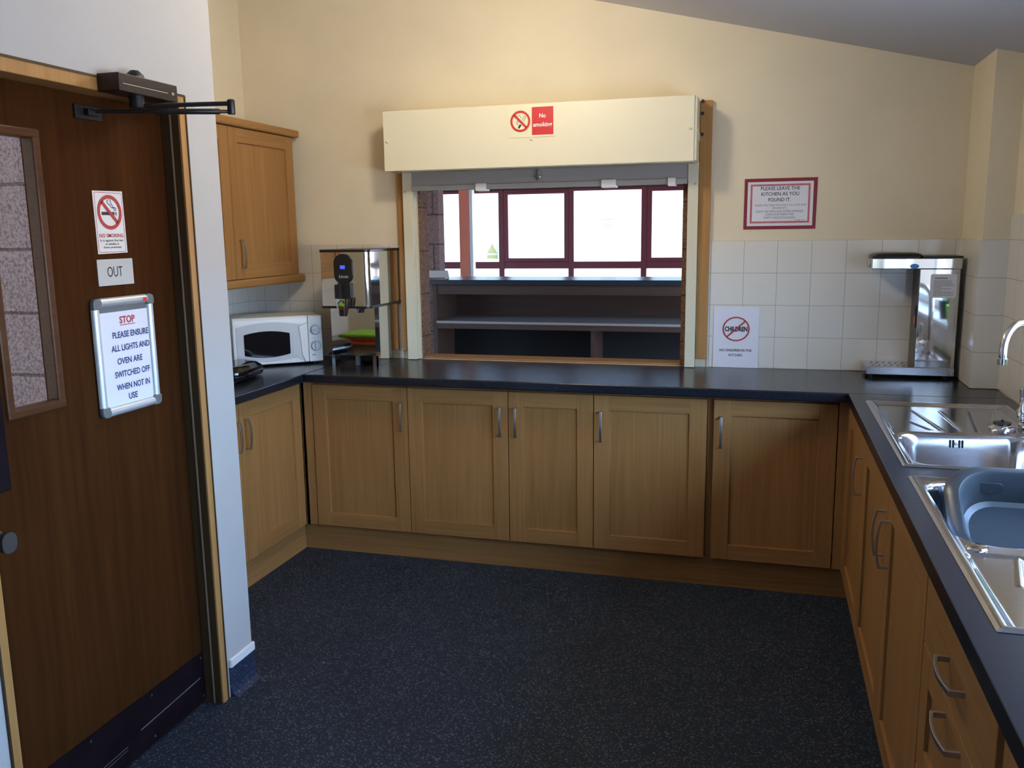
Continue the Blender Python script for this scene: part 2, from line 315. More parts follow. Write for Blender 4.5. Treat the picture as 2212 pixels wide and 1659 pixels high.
def empty(name, loc, rz=0):
    o = bpy.data.objects.new(name, None); COL.objects.link(o); o.location = loc; o.rotation_euler = (0, 0, rz); o.empty_display_size = .05; return o
def tag(o, label=None, cat=None, group=None, kind=None):
    if label: o['label'] = label
    if cat: o['category'] = cat
    if group: o['group'] = group
    if kind: o['kind'] = kind
    return o
def struct(name, mb, m, label=None, bevel=0, cat=None):
    o = mb.build(name, m, bevel=bevel); o['kind'] = 'structure'
    if label: o['label'] = label
    if cat: o['category'] = cat
    return o
def slab_with_holes(axis, a, b, us, vs, holes, m=0):
    """slab normal to axis between a and b, over grid us x vs, leaving out cells inside holes (u0,v0,u1,v1)"""
    mb = MB()
    def P(u, v, t): return {'z': (u, v, t), 'y': (u, t, v), 'x': (t, u, v)}[axis]
    us = sorted(set(us) | {h[0] for h in holes} | {h[2] for h in holes}); vs = sorted(set(vs) | {h[1] for h in holes} | {h[3] for h in holes})
    solid = lambda i, j: 0 <= i < len(us) - 1 and 0 <= j < len(vs) - 1 and not any(h[0] <= (us[i] + us[i + 1]) / 2 <= h[2] and h[1] <= (vs[j] + vs[j + 1]) / 2 <= h[3] for h in holes)
    for i in range(len(us) - 1):
        for j in range(len(vs) - 1):
            if not solid(i, j): continue
            u0, u1, v0, v1 = us[i], us[i + 1], vs[j], vs[j + 1]
            for t in (a, b): mb.face([P(u0, v0, t), P(u1, v0, t), P(u1, v1, t), P(u0, v1, t)], m)
            for di, dj, e in ((-1, 0, ((u0, v0), (u0, v1))), (1, 0, ((u1, v0), (u1, v1))), (0, -1, ((u0, v0), (u1, v0))), (0, 1, ((u0, v1), (u1, v1)))):
                if not solid(i + di, j + dj): mb.face([P(*e[0], a), P(*e[1], a), P(*e[1], b), P(*e[0], b)], m)
    return mb

# ------------------------------------------------------------------ room shell
XL, XR, XD = -1.886, 1.80, -.8735
CZ = lambda x: 2.653 - .2415 * (x - .026)
struct('floor', MB().box(-3.2, -6.2, -.08, 2.1, .0, 0), m_floor, 'dark navy speckled safety vinyl floor')
mb = MB(); mb.prism([(-3.2, CZ(-3.2)), (2.1, CZ(2.1)), (2.1, CZ(2.1) + .08), (-3.2, CZ(-3.2) + .08)], 'y', -6.2, .1)
struct('ceiling', mb, m_ceil, 'plain sloping ceiling falling to the right')
OX0, OX1, OZ0, OZ1 = -.885, .47, .91, 1.93
struct('wall_back', slab_with_holes('y', 0, .1, [-2.0, 2.1], [0, 3.5], [(OX0, OZ0, OX1, OZ1)]), m_cream, 'cream back wall with the serving hatch')
struct('wall_left', MB().box(-2.0, -1.83, 0, XL, 0, 3.5), m_cream, 'cream left wall of the alcove')
WY0, WY1, WZ0, WZ1 = -5.0, -1.1, 1.05, 2.05
struct('wall_right', slab_with_holes('x', XR, 2.05, [-6.2, 0], [0, 2.6], [(WY0, WZ0, WY1, WZ1)]), m_cream, 'cream right wall over the sinks')
struct('wall_rear', MB().box(-1.0, -6.2, 0, 2.05, -6.1, 3.5), mat('rear_wall_paint', (.30, .28, .25), .8), 'wall behind the camera')
DY0, DY1, DZ = -2.815, -1.944, 1.995
struct('wall_partition', slab_with_holes('x', -.9935, XD, [-6.2, -1.78], [0, 3.5], [(DY0, 0, DY1, DZ)]), m_white, 'off-white partition wall around the door')
struct('wall_alcove', MB().box(XL, -1.83, 0, -.9935, -1.78, 3.5), m_cream, 'alcove return wall behind the partition')
struct('wall_corridor', MB().box(-3.2, -1.88, 0, -.9935, -1.83, 3.0), m_block, 'pink blockwork seen through the door glass')
struct('wall_corridor_side', MB().box(-3.2, -6.2, 0, -3.1, -1.88, 3.0), m_cream)
struct('wall_boxing', MB().box(1.695, -.394, .0, XR, 0, 2.6), m_cream, 'boxed-in corner pier right of the back wall')
# tiling
mb = MB(); mb.box(.597, -.008, .912, 1.695, 0, TZ); struct('trim_1', mb, m_tile, 'white square tiles right of the hatch')
mb = MB(); mb.box(XL, -.008, .912, -.999, 0, TZ); struct('trim_2', mb, m_tile, 'white square tiles left of the hatch')
mb = MB(); mb.box(XL, -1.78, .912, XL + .008, -.008, TZ); struct('trim_3', mb, m_tiley, 'white tiles on the alcove side wall')
mb = MB(); mb.box(1.687, -.394, .912, 1.695, -.008, TZ); struct('trim_4', mb, m_tiley, 'white tiles on the side of the boxed pier')
mb = MB(); mb.box(1.687, -.402, .912, XR - .008, -.394, TZ); struct('trim_5', mb, m_tileb, 'white tiles on the front of the boxed pier')
mb = slab_with_holes('x', XR - .008, XR, [-4.8, -.394], [.912, TZ], [(WY0, WZ0, WY1, TZ + .1)]); struct('trim_6', mb, m_tiley, 'white tiles on the window wall')
# skirting on partition end
mb = MB(); mb.prism([(XD, 0), (XD + .03, .0), (XD + .012, .012), (XD + .006, .03), (XD + .004, .105), (XD, .105)], 'y', -1.925, -1.778, 0)
sk = struct('baseboard_left', mb, m_cove, 'navy speckled coved skirting on the partition end')
MB().box(XD, -1.925, .105, XD + .012, -1.776, .137).build('capping', m_white_gloss, sk, bevel=.004)
mb = MB(); mb.box(XD, -6.1, 0, XD + .004, -2.85, .105); struct('baseboard_front', mb, m_cove)

# kitchen window (right wall)
w1 = tag(empty('window_1', (1.95, -2.025, WZ0)), 'white window over the sinks', kind='structure')
mb = MB()
for y0, y1 in ((WY0, WY0 + .06), (-3.76, -3.70), (-2.40, -2.34), (WY1 - .06, WY1)): mb.box(1.93, y0, WZ0, 1.98, y1, WZ1)
mb.box(1.93, WY0, WZ0, 1.98, WY1, WZ0 + .06); mb.box(1.93, WY0, WZ1 - .06, 1.98, WY1, WZ1)
mb.build('window_frame', m_white_gloss, w1, True, bevel=.003)
MB().box(1.953, WY0 + .06, WZ0 + .06, 1.957, WY1 - .06, WZ1 - .06).build('pane', m_glass, w1, True)
MB().box(1.79, WY0, WZ0 - .02, 1.93, WY1, WZ0 + .005).build('sill', m_white_gloss, w1, True, bevel=.003)

MB().box(1.886, WY0 + .01, 1.60, 1.888, WY1 - .01, 2.03).build('added_blind_cloth', mat('added_blind_cloth', (.55, .53, .50), .8), w1, True)  # unseen blind, added to cut daylight from the upper window
MB().tube([(1.888, WY0 + .01, 2.03), (1.888, WY1 - .01, 2.03)], .018, 12).build('added_blind_roller', m_white_gloss, w1, True)
MB().tube([(1.887, WY0 + .01, 1.60), (1.887, WY1 - .01, 1.60)], .007, 8).build('added_blind_rod', m_white_gloss, w1, True)

# ------------------------------------------------------------------ doorway
d1 = tag(empty('door_1', (-.937, -2.38, 0)), 'dark sapele veneered door with a narrow glazed slot', kind='structure')
LX = -.937
lf = slab_with_holes('x', LX - .044, LX, [-2.788, -1.972], [.006, 1.957], [(-2.645, 1.14, -2.478, 1.836)])
lf.build('door_leaf', m_sap, d1, True)
mb = MB()
for (y0, z0, y1, z1) in ((-2.657, 1.128, -2.632, 1.848), (-2.491, 1.128, -2.466, 1.848)): mb.box(LX - .03, y0, z0, LX + .008, y1, z1)
for (y0, z0, y1, z1) in ((-2.657, 1.128, -2.466, 1.152), (-2.657, 1.824, -2.466, 1.848)): mb.box(LX - .03, y0, z0, LX + .009, y1, z1)
mb.build('glazing_bead', m_sapy, d1, True, bevel=.005)
MB().box(LX - .026, -2.634, 1.15, LX - .020, -2.489, 1.826).build('pane', m_glass, d1, True)
kp = MB().box(LX, -2.785, .01, LX + .003, -1.975, .185).build('kick_plate', m_kick, d1, True)
mb = MB(); pl = Pl((LX + .003, 0, 0), (0, 1, 0), (0, 0, 1))
for y in (-2.76, -2.5, -2.24, -1.99):
    for z in (.03, .168): pl.disc(mb, y, z, .004, .0006, 0, 10)
mb.build('screw', m_alu, kp, True)
mb = MB(); pl.line(mb, [(-2.3, .085), (-2.16, .092), (-2.05, .098), (-2.0, .101)], .004, .0005); pl.line(mb, [(-2.5, .06), (-2.36, .066)], .002, .0005); pl.line(mb, [(-2.46, .05), (-2.36, .056)], .0015, .0005)
mb.build('scratch', m_grey, kp, True)
MB().box(LX, -2.775, .957, LX + .004, -2.668, 1.31).build('push_plate', m_kick, d1, True, bevel=.0015)
mb = MB(); mb.lathe([(.028, 0), (.028, .006), (.012, .008), (.012, .04)], (LX, -2.735, .845), (1, 0, 0))
mb.loft([[(LX + x, -2.735 + y, .845 + z) for y, z in rrect(-.022, -.026, .022, .026, .02)] for x in (.036, .05)], 0)
mb.build('thumb_turn', mat('dark_nickel', (.22, .21, .20), .35, .9), d1, True)
# frame: lining and golden edges, moves with nothing: its own trim
mb = MB()
for y0, y1 in ((-1.972, DY1), (DY0, -2.788)):
    mb.box(-.99, y0, 0, XD + .004, y1, DZ)
mb.box(-.99, -2.788, 1.96, XD + .004, -1.972, DZ)
fr = struct('trim_7', mb, m_pine, 'golden wood door lining', bevel=.002)
mb = MB(); mb.box(LX + .002, -1.9745, 0, XD - .001, -1.9718, 1.96); mb.box(LX + .002, -2.7882, 0, XD - .001, -2.7855, 1.96); mb.box(-.991, -1.9745, 0, LX - .044, -1.9718, 1.96)
mb.build('dark_lining', m_jamb, fr)
mb = MB(); mb.box(-.905, -1.9765, 0, -.900, -1.974, 1.96); mb.build('seal_strip', mat('tan_seal', (.26, .20, .14), .7), fr)
mb = MB(); mb.box(XD - .001, DY0 - .004, 0, XD + .0065, DY0 + .001, DZ + .003); mb.box(XD - .001, DY1 - .001, 0, XD + .0065, DY1 + .004, DZ + .003); mb.box(XD - .001, DY0, DZ - .002, XD + .0065, DY1, DZ + .004)
mb.build('edge_bead', m_jamb, fr)  # thin dark bead along the outer edge of the lining

# door closer
dc = tag(empty('door_closer', (-.85, -2.19, 1.98)), 'dark bronze overhead door closer above the brown door', 'door closer')
mb = MB(); mb.prism(rrect(-2.315, 1.957, -2.07, 2.004, .003), 'x', XD + .005, -.80); mb.build('body', m_bronze, dc, True, bevel=.002)
pl = Pl((-.80, 0, 0), (0, 1, 0), (0, 0, 1))
mb = MB(); pl.rect(mb, -2.30, 1.981, -2.115, 1.984, .0008); mb.build('black_groove', m_black, dc, True)  # flat black strip above the silver inlay
mb = MB(); pl.rect(mb, -2.30, 1.976, -2.115, 1.978, .0012); pl.ring(mb, -2.092, 1.978, .002, .006, .001, 0, 16, .7); mb.build('silver_inlay', m_alu, dc, True)
MB().lathe([(.026, 0), (.024, .012), (.012, .024), (.010, .024)], (-.835, -2.205, 2.002), n=8).build('spindle_cap', m_black, dc, True)
mb = MB(); mb.lathe([(.02, 0), (.02, -.03), (.012, -.034)], (-.835, -2.205, 1.957), n=16)
A0, A1 = Vector((-.835, -2.205, 1.932)), Vector((-.617, -2.083, 1.944))
mb.tube([A0, A0.lerp(A1, .5), A1], .0065, 8); mb.lathe([(.010, -.03), (.011, -.028), (.011, .008), (.008, .011)], tuple(A1), n=12)
mb.build('main_arm', m_black, dc, True)
B0 = Vector((-.925, -2.285, 1.912)); A2 = A1 + Vector((0, 0, -.022))
mb = MB(); mb.tube([A2, A2.lerp(B0, .08), A2.lerp(B0, .09), A2.lerp(B0, .55), A2.lerp(B0, .56), B0], [.005, .005, .008, .008, .0048, .0048], 8)
mb.build('forearm', m_black, dc, True)
mb = MB(); mb.box(LX + .0005, -2.335, 1.890, LX + .008, -2.235, 1.928); mb.box(LX + .0005, -2.305, 1.900, -.912, -2.265, 1.918); mb.build('door_bracket', m_black, dc, True, bevel=.002)

# ------------------------------------------------------------------ signs on the door
NZ = LX + .0008
s = tag(empty('no_smoking_sign', (NZ, -2.234, 1.615)), 'tall white NO SMOKING sticker with red ring on the brown door', 'sign')
pl = Pl((NZ, -2.234, 1.615), (0, 1, 0), (0, 0, 1))
mb = MB(); pl.slab(mb, [(-.058, -.087), (.061, -.085), (.059, .089), (-.06, .087)], .0012); mb.build('backing', m_signw, s, True)
mb = MB(); o = rrect(-.0545, -.083, .0555, .084, .006); i_ = rrect(-.0530, -.0815, .0540, .0825, .005)
for q in range(len(o)): r2 = (q + 1) % len(o); pl.poly(mb, [o[q], o[r2], i_[r2], i_[q]], .0016)
CU, CV = .001, .029
pl.ring(mb, CU, CV, .038, .0485, .0022)
pl.bar(mb, (CU - .029, CV + .029), (CU + .029, CV - .029), .0105, .0022)
write(pl, mb, 'NO SMOKING', .0005, -.041, .096, .0105, .0018, 0, .02); mb.build('red_print', m_redink, s, True)
mb = MB(); pl.rect(mb, -.031, CV - .008, .019, CV + .001, .0017); pl.rect(mb, .0215, CV - .008, .024, CV + .001, .0017); pl.rect(mb, .0265, CV - .008, .029, CV + .001, .0017)
for dx in (0, .008): pl.line(mb, [(.021 + dx * .8, CV + .004), (.020 + dx, CV + .012), (.009 + dx, CV + .014), (.004 + dx, CV + .021), (-.004 + dx * 1.6, CV + .024), (-.006 + dx * 1.8, CV + .031), (.0 + dx * .6, CV + .036)], .0022, .0017)
write(pl, mb, 'It is against the law', .0005, -.0545, .092, .0085, .0017, 0, .012); write(pl, mb, 'to smoke in', .0005, -.0625, .055, .007, .0017, 0, .012); write(pl, mb, 'these premises', .0005, -.0735, .072, .0085, .0017, 0, .012)
mb.build('black_print', m_ink, s, True)

s = tag(empty('exit_sign', (NZ, -2.229, 1.476)), 'small grey OUT plate between the door stickers', 'sign')
pl = Pl((NZ, -2.229, 1.476), (0, 1, 0), (0, 0, 1))
mb = MB(); pl.slab(mb, rrect(-.072, -.037, .072, .037, .002), .002); mb.build('plate', m_out, s, True)
mb = MB(); write(pl, mb, 'OUT', -.004, -.013, .062, .029, .0026); mb.build('lettering', m_ink, s, True)

FX = LX + .001
s = tag(empty('framed_notice', (FX, -2.222, 1.07)), 'silver snap frame holding the STOP notice on the brown door', 'notice')
pl = Pl((FX, 0, 0), (0, 1, 0), (0, 0, 1)); y0, y1, z0, z1 = -2.347, -2.095, 1.068, 1.406
mb = MB(); mb.prism([(y0 + .006, z0 + .006), (y1 - .006, z0 + .006), (y1 - .006, z1 - .006), (y0 + .006, z1 - .006)], 'x', FX, FX + .008); mb.build('back_board', m_grey, s, True)
fw = .026
def half(w, t): return [(w * (1 - math.cos(a)) / 2, t * math.sin(a)) for a in [PI * k / 8 for k in range(9)]]
for nm, a, b, hor in (('top_rail', (y0, z1 - fw), (y1, z1), 1), ('bottom_rail', (y0, z0), (y1, z0 + fw), 1), ('side_rail', (y0, z0), (y0 + fw, z1), 0), ('side_rail', (y1 - fw, z0), (y1, z1), 0)):
    mb = MB(); prof = half(fw, .013)
    if hor: rings = [[(FX + .006 + t, y, a[1] + u) for u, t in prof] for y in (a[0] + .03, b[0] - .03)]
    else: rings = [[(FX + .005 + t, a[0] + u, z) for u, t in prof] for z in (a[1] + .03, b[1] - .03)]
    mb.loft(rings); mb.build(nm, m_anod, s, True)
for cy, sy in ((y0, 1), (y1, -1)):
    for cz, sz in ((z0, 1), (z1, -1)):
        mb = MB(); q = [(cy + sy * .031, cz), (cy + sy * .012, cz), (cy + sy * .003, cz + sz * .004), (cy, cz + sz * .013), (cy, cz + sz * .031), (cy + sy * fw, cz + sz * .031), (cy + sy * .031, cz + sz * fw)]
        mb.prism(q, 'x', FX + .002, FX + .018); mb.build('corner_cap', m_grey, s, True, bevel=.004)
pl = Pl((FX + .009, (y0 + y1) / 2, 0), (0, 1, 0), (0, 0, 1))
mb = MB(); pl.rect(mb, -.1, z0 + .026, .1, z1 - .042, .0); pp = mb.build('paper', m_paper, s, True)
mb = MB(); write(pl, mb, 'STOP', .011, 1.3285, .064, .021, .0008, 0, .03); pl.rect(mb, -.021, 1.3235, .043, 1.3255, .0008); mb.build('red_lettering', m_redink, pp, True)
mb = MB()
for t, cu, z, w in (('PLEASE ENSURE', .021, 1.288, .152), ('ALL LIGHTS AND', .017, 1.250, .162), ('OVEN ARE', .009, 1.2115, .106), ('SWITCHED OFF', .016, 1.174, .150), ('WHEN NOT IN', .015, 1.1365, .142), ('USE', .009, 1.105, .038)):
    write(pl, mb, t, cu, z, w, .0185, .0008, 0, .022)
mb.build('blue_lettering', m_blue, pp, True)
mb = MB(); pl.rect(mb, .075, z1 - .020, .091, z1 - .009, .0102); mb.build('red_badge', m_red, s, True)

# ------------------------------------------------------------------ hatch: shutter, timber, sill, jambs
sh = tag(empty('roller_shutter', (-.22, 0, .91)), 'cream roller shutter raised over the serving hatch', 'shutter')
HX0, HX1, HY, HZ0, HZ1 = -.987, .541, -.2, 1.879, 2.167
hb = MB().box(HX0, HY, HZ0, HX1 - .012, -.001, HZ1).build('shutter_box', m_shut, sh, True, bevel=.002)
mb = MB(); mb.box(HX1 - .013, HY + .006, HZ0 + .002, HX1, -.001, HZ1 - .004); mb.box(HX1 - .013, HY + .05, HZ0 + .1, HX1 + .003, -.02, HZ0 + .14)
mb.build('end_plate', m_rail, hb, True, bevel=.002)
for x, z in ((-.966, 2.022), (-.228, 2.006), (.511, 2.023)):
    mb = MB(); mb.lathe([(.0065, 0), (.0065, .004), (.004, .0065)], (x, HY, z), (0, -1, 0), 12); mb.build('screw', m_shut, hb, True)
for z in (2.16, 2.105, 2.01):
    mb = MB(); mb.lathe([(.008, 0), (.008, .007), (.004, .009)], (HX1 + .012, -.026, z), (0, -1, 0), 10); mb.build('bolt', m_bronze, hb, True)
for nm, x0, x1, lip in (('guide_rail', -.956, -.906, 1), ('guide_rail', .494, .542, -1)):
    mb = MB(); mb.box(x0, -.056, .912, x1, -.0005, 1.888)
    if lip > 0: mb.box(x1, -.022, .912, x1 + .012, -.0005, 1.79); mb.box(x1, -.046, .912, x1 + .004, -.034, 1.79)
    g = mb.build(nm, m_rail, sh, True, bevel=.002)
    mb = MB(); mb.lathe([(.006, 0), (.006, .002)], ((x0 + x1) / 2 - .01 * lip, -.056, 1.785), (0, -1, 0), 12); mb.build('screw', m_alu, g, True)
mb = MB(); mb.box(-.905, -.05, 1.80, .493, -.034, 1.885); mb.box(-.905, -.052, 1.84, .493, -.05, 1.843); mb.build('curtain_slat', mat('grey_slat', (.36, .345, .33), .45), sh, True)  # slat and bottom bar are greyer than the cream shutter box
bb = MB().box(-.902, -.066, 1.786, .491, -.02, 1.812).build('bottom_bar', mat('grey_bar', (.38, .36, .34), .4), sh, True, bevel=.003)
for x0, x1 in ((-.553, -.498), (.085, .155), (.402, .438)):
    MB().box(x0, -.078, 1.778, x1, -.012, 1.815).build('clip', m_white_gloss, bb, True, bevel=.002)
mb = MB(); mb.box(-.234, -.066, 1.82, -.216, -.05, 1.884); mb.lathe([(.011, 0), (.011, .014), (.006, .018)], (-.225, -.06, 1.838), (0, -1, 0), 14); mb.build('latch', m_alu, sh, True, bevel=.001)
MB().box(-.9, -.19, 1.8755, .53, -.06, 1.879).build('underside_lip', m_rail, sh, True)
mb = MB(); mb.box(-.999, -.024, .955, -.957, -.0005, 1.878); struct('trim_8', mb, m_pine, 'golden timber upright left of the shutter', bevel=.002)
mb = MB(); mb.box(.543, -.024, .95, .598, -.0005, 2.164); struct('trim_9', mb, m_pine, 'golden timber upright right of the shutter', bevel=.002)
mb = MB(); mb.box(OX0 + .0025, -.001, .9105, OX1 - .0025, .12, .921); struct('trim_10', mb, wood('sill_wood', (.30, .15, .06), (.42, .23, .10), 'X'), 'thin brown timber sill in the hatch', bevel=.002)
mb = MB(); mb.box(OX0 - .06, -.002, .911, OX0 + .002, .103, OZ1); mb.box(OX1 - .002, -.002, .911, OX1 + .03, .103, OZ1); struct('trim_11', mb, m_jambblk, 'brown painted blockwork jambs of the hatch')

# ------------------------------------------------------------------ hall beyond the hatch
struct('floor_hall', MB().box(-6, .1, -.08, 4.5, 6.7, -.001), m_hfloor)
struct('ceiling_hall', MB().box(-6, .1, 2.5, 4.5, 6.9, 2.6), m_soffit)
struct('wall_hall_left', MB().box(-6.1, .1, 0, -6, 6.9, 2.6), m_hall); struct('wall_hall_right', MB().box(4.5, .1, 0, 4.6, 6.9, 2.6), m_hall)
struct('wall_hall_far', MB().box(-6, 6.46, 0, 4.5, 6.6, .45), m_hall, 'low wall under the hall windows')
struct('wall_hall_head', MB().box(-6, 6.42, 2.085, 4.5, 6.6, 2.5), m_soffit, 'dark head above the hall windows')
# far window bays of .9 m
for k in range(-4, 6):
    xa = -1.463 + .9 * k; xb = xa + .9; case = k % 2 == 1      # opening casements alternate with fixed lights
    w = tag(empty('window_%d' % (k + 6), ((xa + xb) / 2, 6.5, .45)), kind='structure')
    mb = MB(); mb.box(xa - .035, 6.44, .45, xa + .035, 6.54, 2.085); mb.box(xa + .035, 6.45, 1.11, xb - .035, 6.53, 1.195); mb.box(xa + .035, 6.45, .45, xb - .035, 6.53, .52); mb.box(xa + .035, 6.45, 2.055, xb - .035, 6.53, 2.085)
    if case:
        for a, b in ((xa + .035, xa + .095), (xb - .085, xb - .035)): mb.box(a, 6.43, 1.195, b, 6.52, 2.06)
        mb.box(xa + .09, 6.43, 1.195, xb - .08, 6.52, 1.24); mb.box(xa + .09, 6.43, 2.03, xb - .08, 6.52, 2.06)
    mb.build('window_frame', m_maroon, w, True, bevel=.004)
    MB().box(xa + .034, 6.488, .51, xb - .034, 6.492, 2.065).build('pane', m_glass, w, True)
mb = MB(); mb.box(-2.42, 5, 0, -2.31, 5.11, 2.5); o = struct('trim_12', mb, m_salmon, 'salmon painted post in the hall', bevel=.004)
MB().box(-2.31, 5.02, 0, -2.27, 5.1, 2.5).build('pale_edge', m_white_gloss, o)
mb = MB(); mb.box(-2.3, 2.08, 0, -1.565, 2.2, 2.5); struct('wall_pier', mb, m_brick, 'brown block pier in the hall')
# servery counter
bc = tag(empty('bar_counter', (-.2, 2.05, 0)), 'dark open-backed bar counter standing in the hall beyond the hatch', 'counter')
bt = MB(); bt.box(-1.545, 1.8, 1.19, 1.6, 2.06, 1.228); bt.box(-1.505, 2.06, 1.19, 1.6, 2.30, 1.228); bt.build('counter_top', m_ctop, bc, True, bevel=.004)
MB().box(-1.53, 1.83, 1.12, 1.6, 1.85, 1.19).build('apron', m_cwood, bc, True)
MB().box(-1.50, 2.27, .0, 1.6, 2.29, 1.19).build('back_panel', m_cwood, bc, True)
MB().box(-1.53, 1.82, .0, -1.50, 2.29, 1.19).build('end_panel', m_cwood, bc, True)
MB().box(-1.50, 1.81, .905, 1.6, 2.27, .922).build('shelf', m_cshelf, bc, True)
MB().box(-1.50, 1.815, .865, 1.6, 1.84, .905).build('shelf_lipping', m_cwood, bc, True)
for x in (-.32, .9): MB().box(x - .012, 1.84, 0, x + .012, 2.26, .865).build('divider', m_cwood, bc, True)
MB().box(-1.50, 2.2, 0, 1.6, 2.22, .86).build('lower_panel', m_dark, bc, True)
mb = MB(); mb.prism([(-1.66, 1.229), (-1.485, 1.229), (-1.495, 1.285), (-1.66, 1.285)], 'y', 2.062, 2.076); mb.build('upstand', m_pipe, bc, True, bevel=.003)
# hall chairs
def chair(loc, rz, label):
    r = tag(empty('lounge_chair', loc, rz), label, 'chair', 'plum chairs in the hall')
    mb = MB(); mb.loft([[(x, y, z) for x, y in rrect(-.27 + q, -.27 + q, .27 - q, .27 - q, .08)] for q, z in ((.02, .36), (0, .38), (0, .44), (.03, .47))]); mb.build('seat', m_plum, r)
    mb = MB(); mb.loft([[(x, .26 - .02 * math.cos(3 * x) + .18 * (z - .45) + d, z) for x, z, d in [(a, b, dd) for a, b in rrect(-.27, .44, .27, .98, .12)]] for dd in (0, .02, .06, .075)]); mb.build('backrest', m_plum, r)
    for sx in (-1, 1):
        for sy in (-1, 1): MB().tube([(.22 * sx, .22 * sy, .37), (.25 * sx, .25 * sy, 0)], .012, 8).build('leg', m_chrome, r)
    return r
chair((-3.05, 5.75, 0), math.radians(150), 'plum upholstered chair beside the salmon post, far left of the hatch view')
c2 = chair((-.08, 5.6, 0), math.radians(200), 'plum upholstered chair back at the right edge of the hatch view')
# stickers on the hall glass
s = tag(empty('warning_sticker', (-2.43, 6.484, 1.33)), 'small white sticker with a yellow triangle on the hall window', 'sticker')
pl = Pl((-2.50, 6.484, 1.33), (1, 0, 0), (0, 0, 1)); mb = MB(); pl.slab(mb, rrect(-.085, -.11, .085, .11, .005), .001); mb.build('backing', m_film, s, True)
mb = MB(); pl.poly(mb, [(-.07, -.03), (.07, -.03), (0, .095)], .0015); pl.rect(mb, -.07, -.095, .07, -.045, .0015); mb.build('print', m_yel, s, True)
s = tag(empty('glass_notice', (-1.0, 6.484, 1.6)), 'pale no-smoking notice on the large hall window pane', 'sticker')
pl = Pl((-1.005, 6.484, 1.60), (1, 0, 0), (0, 0, 1)); mb = MB(); pl.slab(mb, rrect(-.09, -.125, .09, .125, .003), .0008); mb.build('backing', m_film, s, True)
mb = MB(); pl.ring(mb, 0, .03, .042, .047, .0012); pl.bar(mb, (-.03, .06), (.03, 0), .005, .0012); pl.rect(mb, -.03, .026, .02, .033, .0012); pl.rect(mb, -.07, .1, .07, .108, .0012); mb.build('print', m_filmg, s, True)

# ------------------------------------------------------------------ cabinets
def handle_mesh(L=.138, horizontal=False, w=.011):
    """bow handle standing on a front that faces local -Y; centred on the origin"""
    mb = MB(); out = []; inn = []; t = .0065; n = 12
    out.append((0, -L / 2)); inn.append((0, -L / 2 + t))
    for i in range(n + 1):
        u = i / n; z = -L / 2 + u * L; d = .026 + .009 * math.sin(PI * u)
        out.append((-d, z)); inn.append((-d + t, min(max(z, -L / 2 + t), L / 2 - t)))
    out.append((0, L / 2)); inn.append((0, L / 2 - t))
    P = (lambda x, y, z: (z, y, x)) if horizontal else (lambda x, y, z: (x, y, z))
    N = len(out)
    for i in range(N - 1):
        a, b, c, d = out[i], out[i + 1], inn[i + 1], inn[i]
        for sx in (-1, 1): mb.face([P(sx * w / 2, *q) for q in (a, b, c, d)])
        mb.face([P(-w / 2, *a), P(w / 2, *a), P(w / 2, *b), P(-w / 2, *b)]); mb.face([P(-w / 2, *d), P(w / 2, *d), P(w / 2, *c), P(-w / 2, *c)])
    return mb
def shaker(parent, name, x0, x1, z0, z1, hand=None, hz=None, stile=.073, rail=.068, horiz=False, plain=False):
    """framed door / drawer front in the parent's local frame (front faces -Y at y=0)"""
    t = .02; mb = MB()
    if plain:
        d = MB().box(x0, 0, z0, x1, t, z1, 0).build(name, m_oakx, parent, bevel=.0015)
    else:
        mb.box(x0, 0, z0, x0 + stile, t, z1, 0); mb.box(x1 - stile, 0, z0, x1, t, z1, 0)
        mb.box(x0 + stile, 0.0002, z0, x1 - stile, t, z0 + rail, 1); mb.box(x0 + stile, 0.0002, z1 - rail, x1 - stile, t, z1, 1)
        d = mb.build(name, [m_oakz, m_oakx], parent, bevel=.0012)
        MB().box(x0 + stile - .004, .009, z0 + rail - .004, x1 - stile + .004, .0185, z1 - rail + .004).build('centre_panel', m_oakz, d)
    if hand is not None:
        h = handle_mesh(horizontal=horiz); h.v = [(v[0] + hand, v[1], v[2] + hz) for v in h.v]; o = h.build('handle', m_alu, d, bevel=.0008); o['label'] = 'brushed metal bow handle'
    return d
def carcass(parent, w, z0, z1, depth, top=False):
    mb = MB(); t = .018
    mb.box(.002, .021, z0, t, depth, z1); mb.box(w - t, .021, z0, w - .002, depth, z1); mb.box(t, .021, z0, w - t, depth, z0 + t); mb.box(t, depth - .006, z0 + t, w - t, depth, z1)
    if top: mb.box(t, .021, z1 - t, w - t, depth - .006, z1)
    mb.box(t, .021, z1 - .06, w - t, .035, z1 - .002)
    return mb.build('carcass', m_oaky, parent)
ZB, ZT, YD = .138, .853, -.5655
def base(loc, rz, w, label, doors, depth=.54, grp=None):
    r = tag(empty('base_cabinet', loc, rz), label, 'cabinet', grp); carcass(r, w, ZB, .868, depth)
    for (x0, x1, hx) in doors: shaker(r, 'door', x0, x1, ZB, ZT, hx, .713)
    return r
G = 'oak base cabinets'
base((-1.256, YD, 0), 0, .502, 'oak base cabinet below the tall water boiler, against the left corner post', [(.002, .5, .476)], grp=G)
base((-.754, YD, 0), 0, .498, 'oak base cabinet second from left, handle at its right edge beside a narrower door', [(.002, .496, .464)], grp=G)
base((-.256, YD, 0), 0, .398, 'narrowest oak base cabinet in the middle, handle at its upper left', [(.002, .396, .040)], grp=G)
base((.142, YD, 0), 0, .498, 'oak base cabinet under the right end of the hatch, left of the open gap', [(.002, .495, .036)], grp=G)
base((.665, YD, 0), 0, .506, 'oak base cabinet right of the gap, half in diagonal shadow', [(.002, .504, .034)], grp=G)
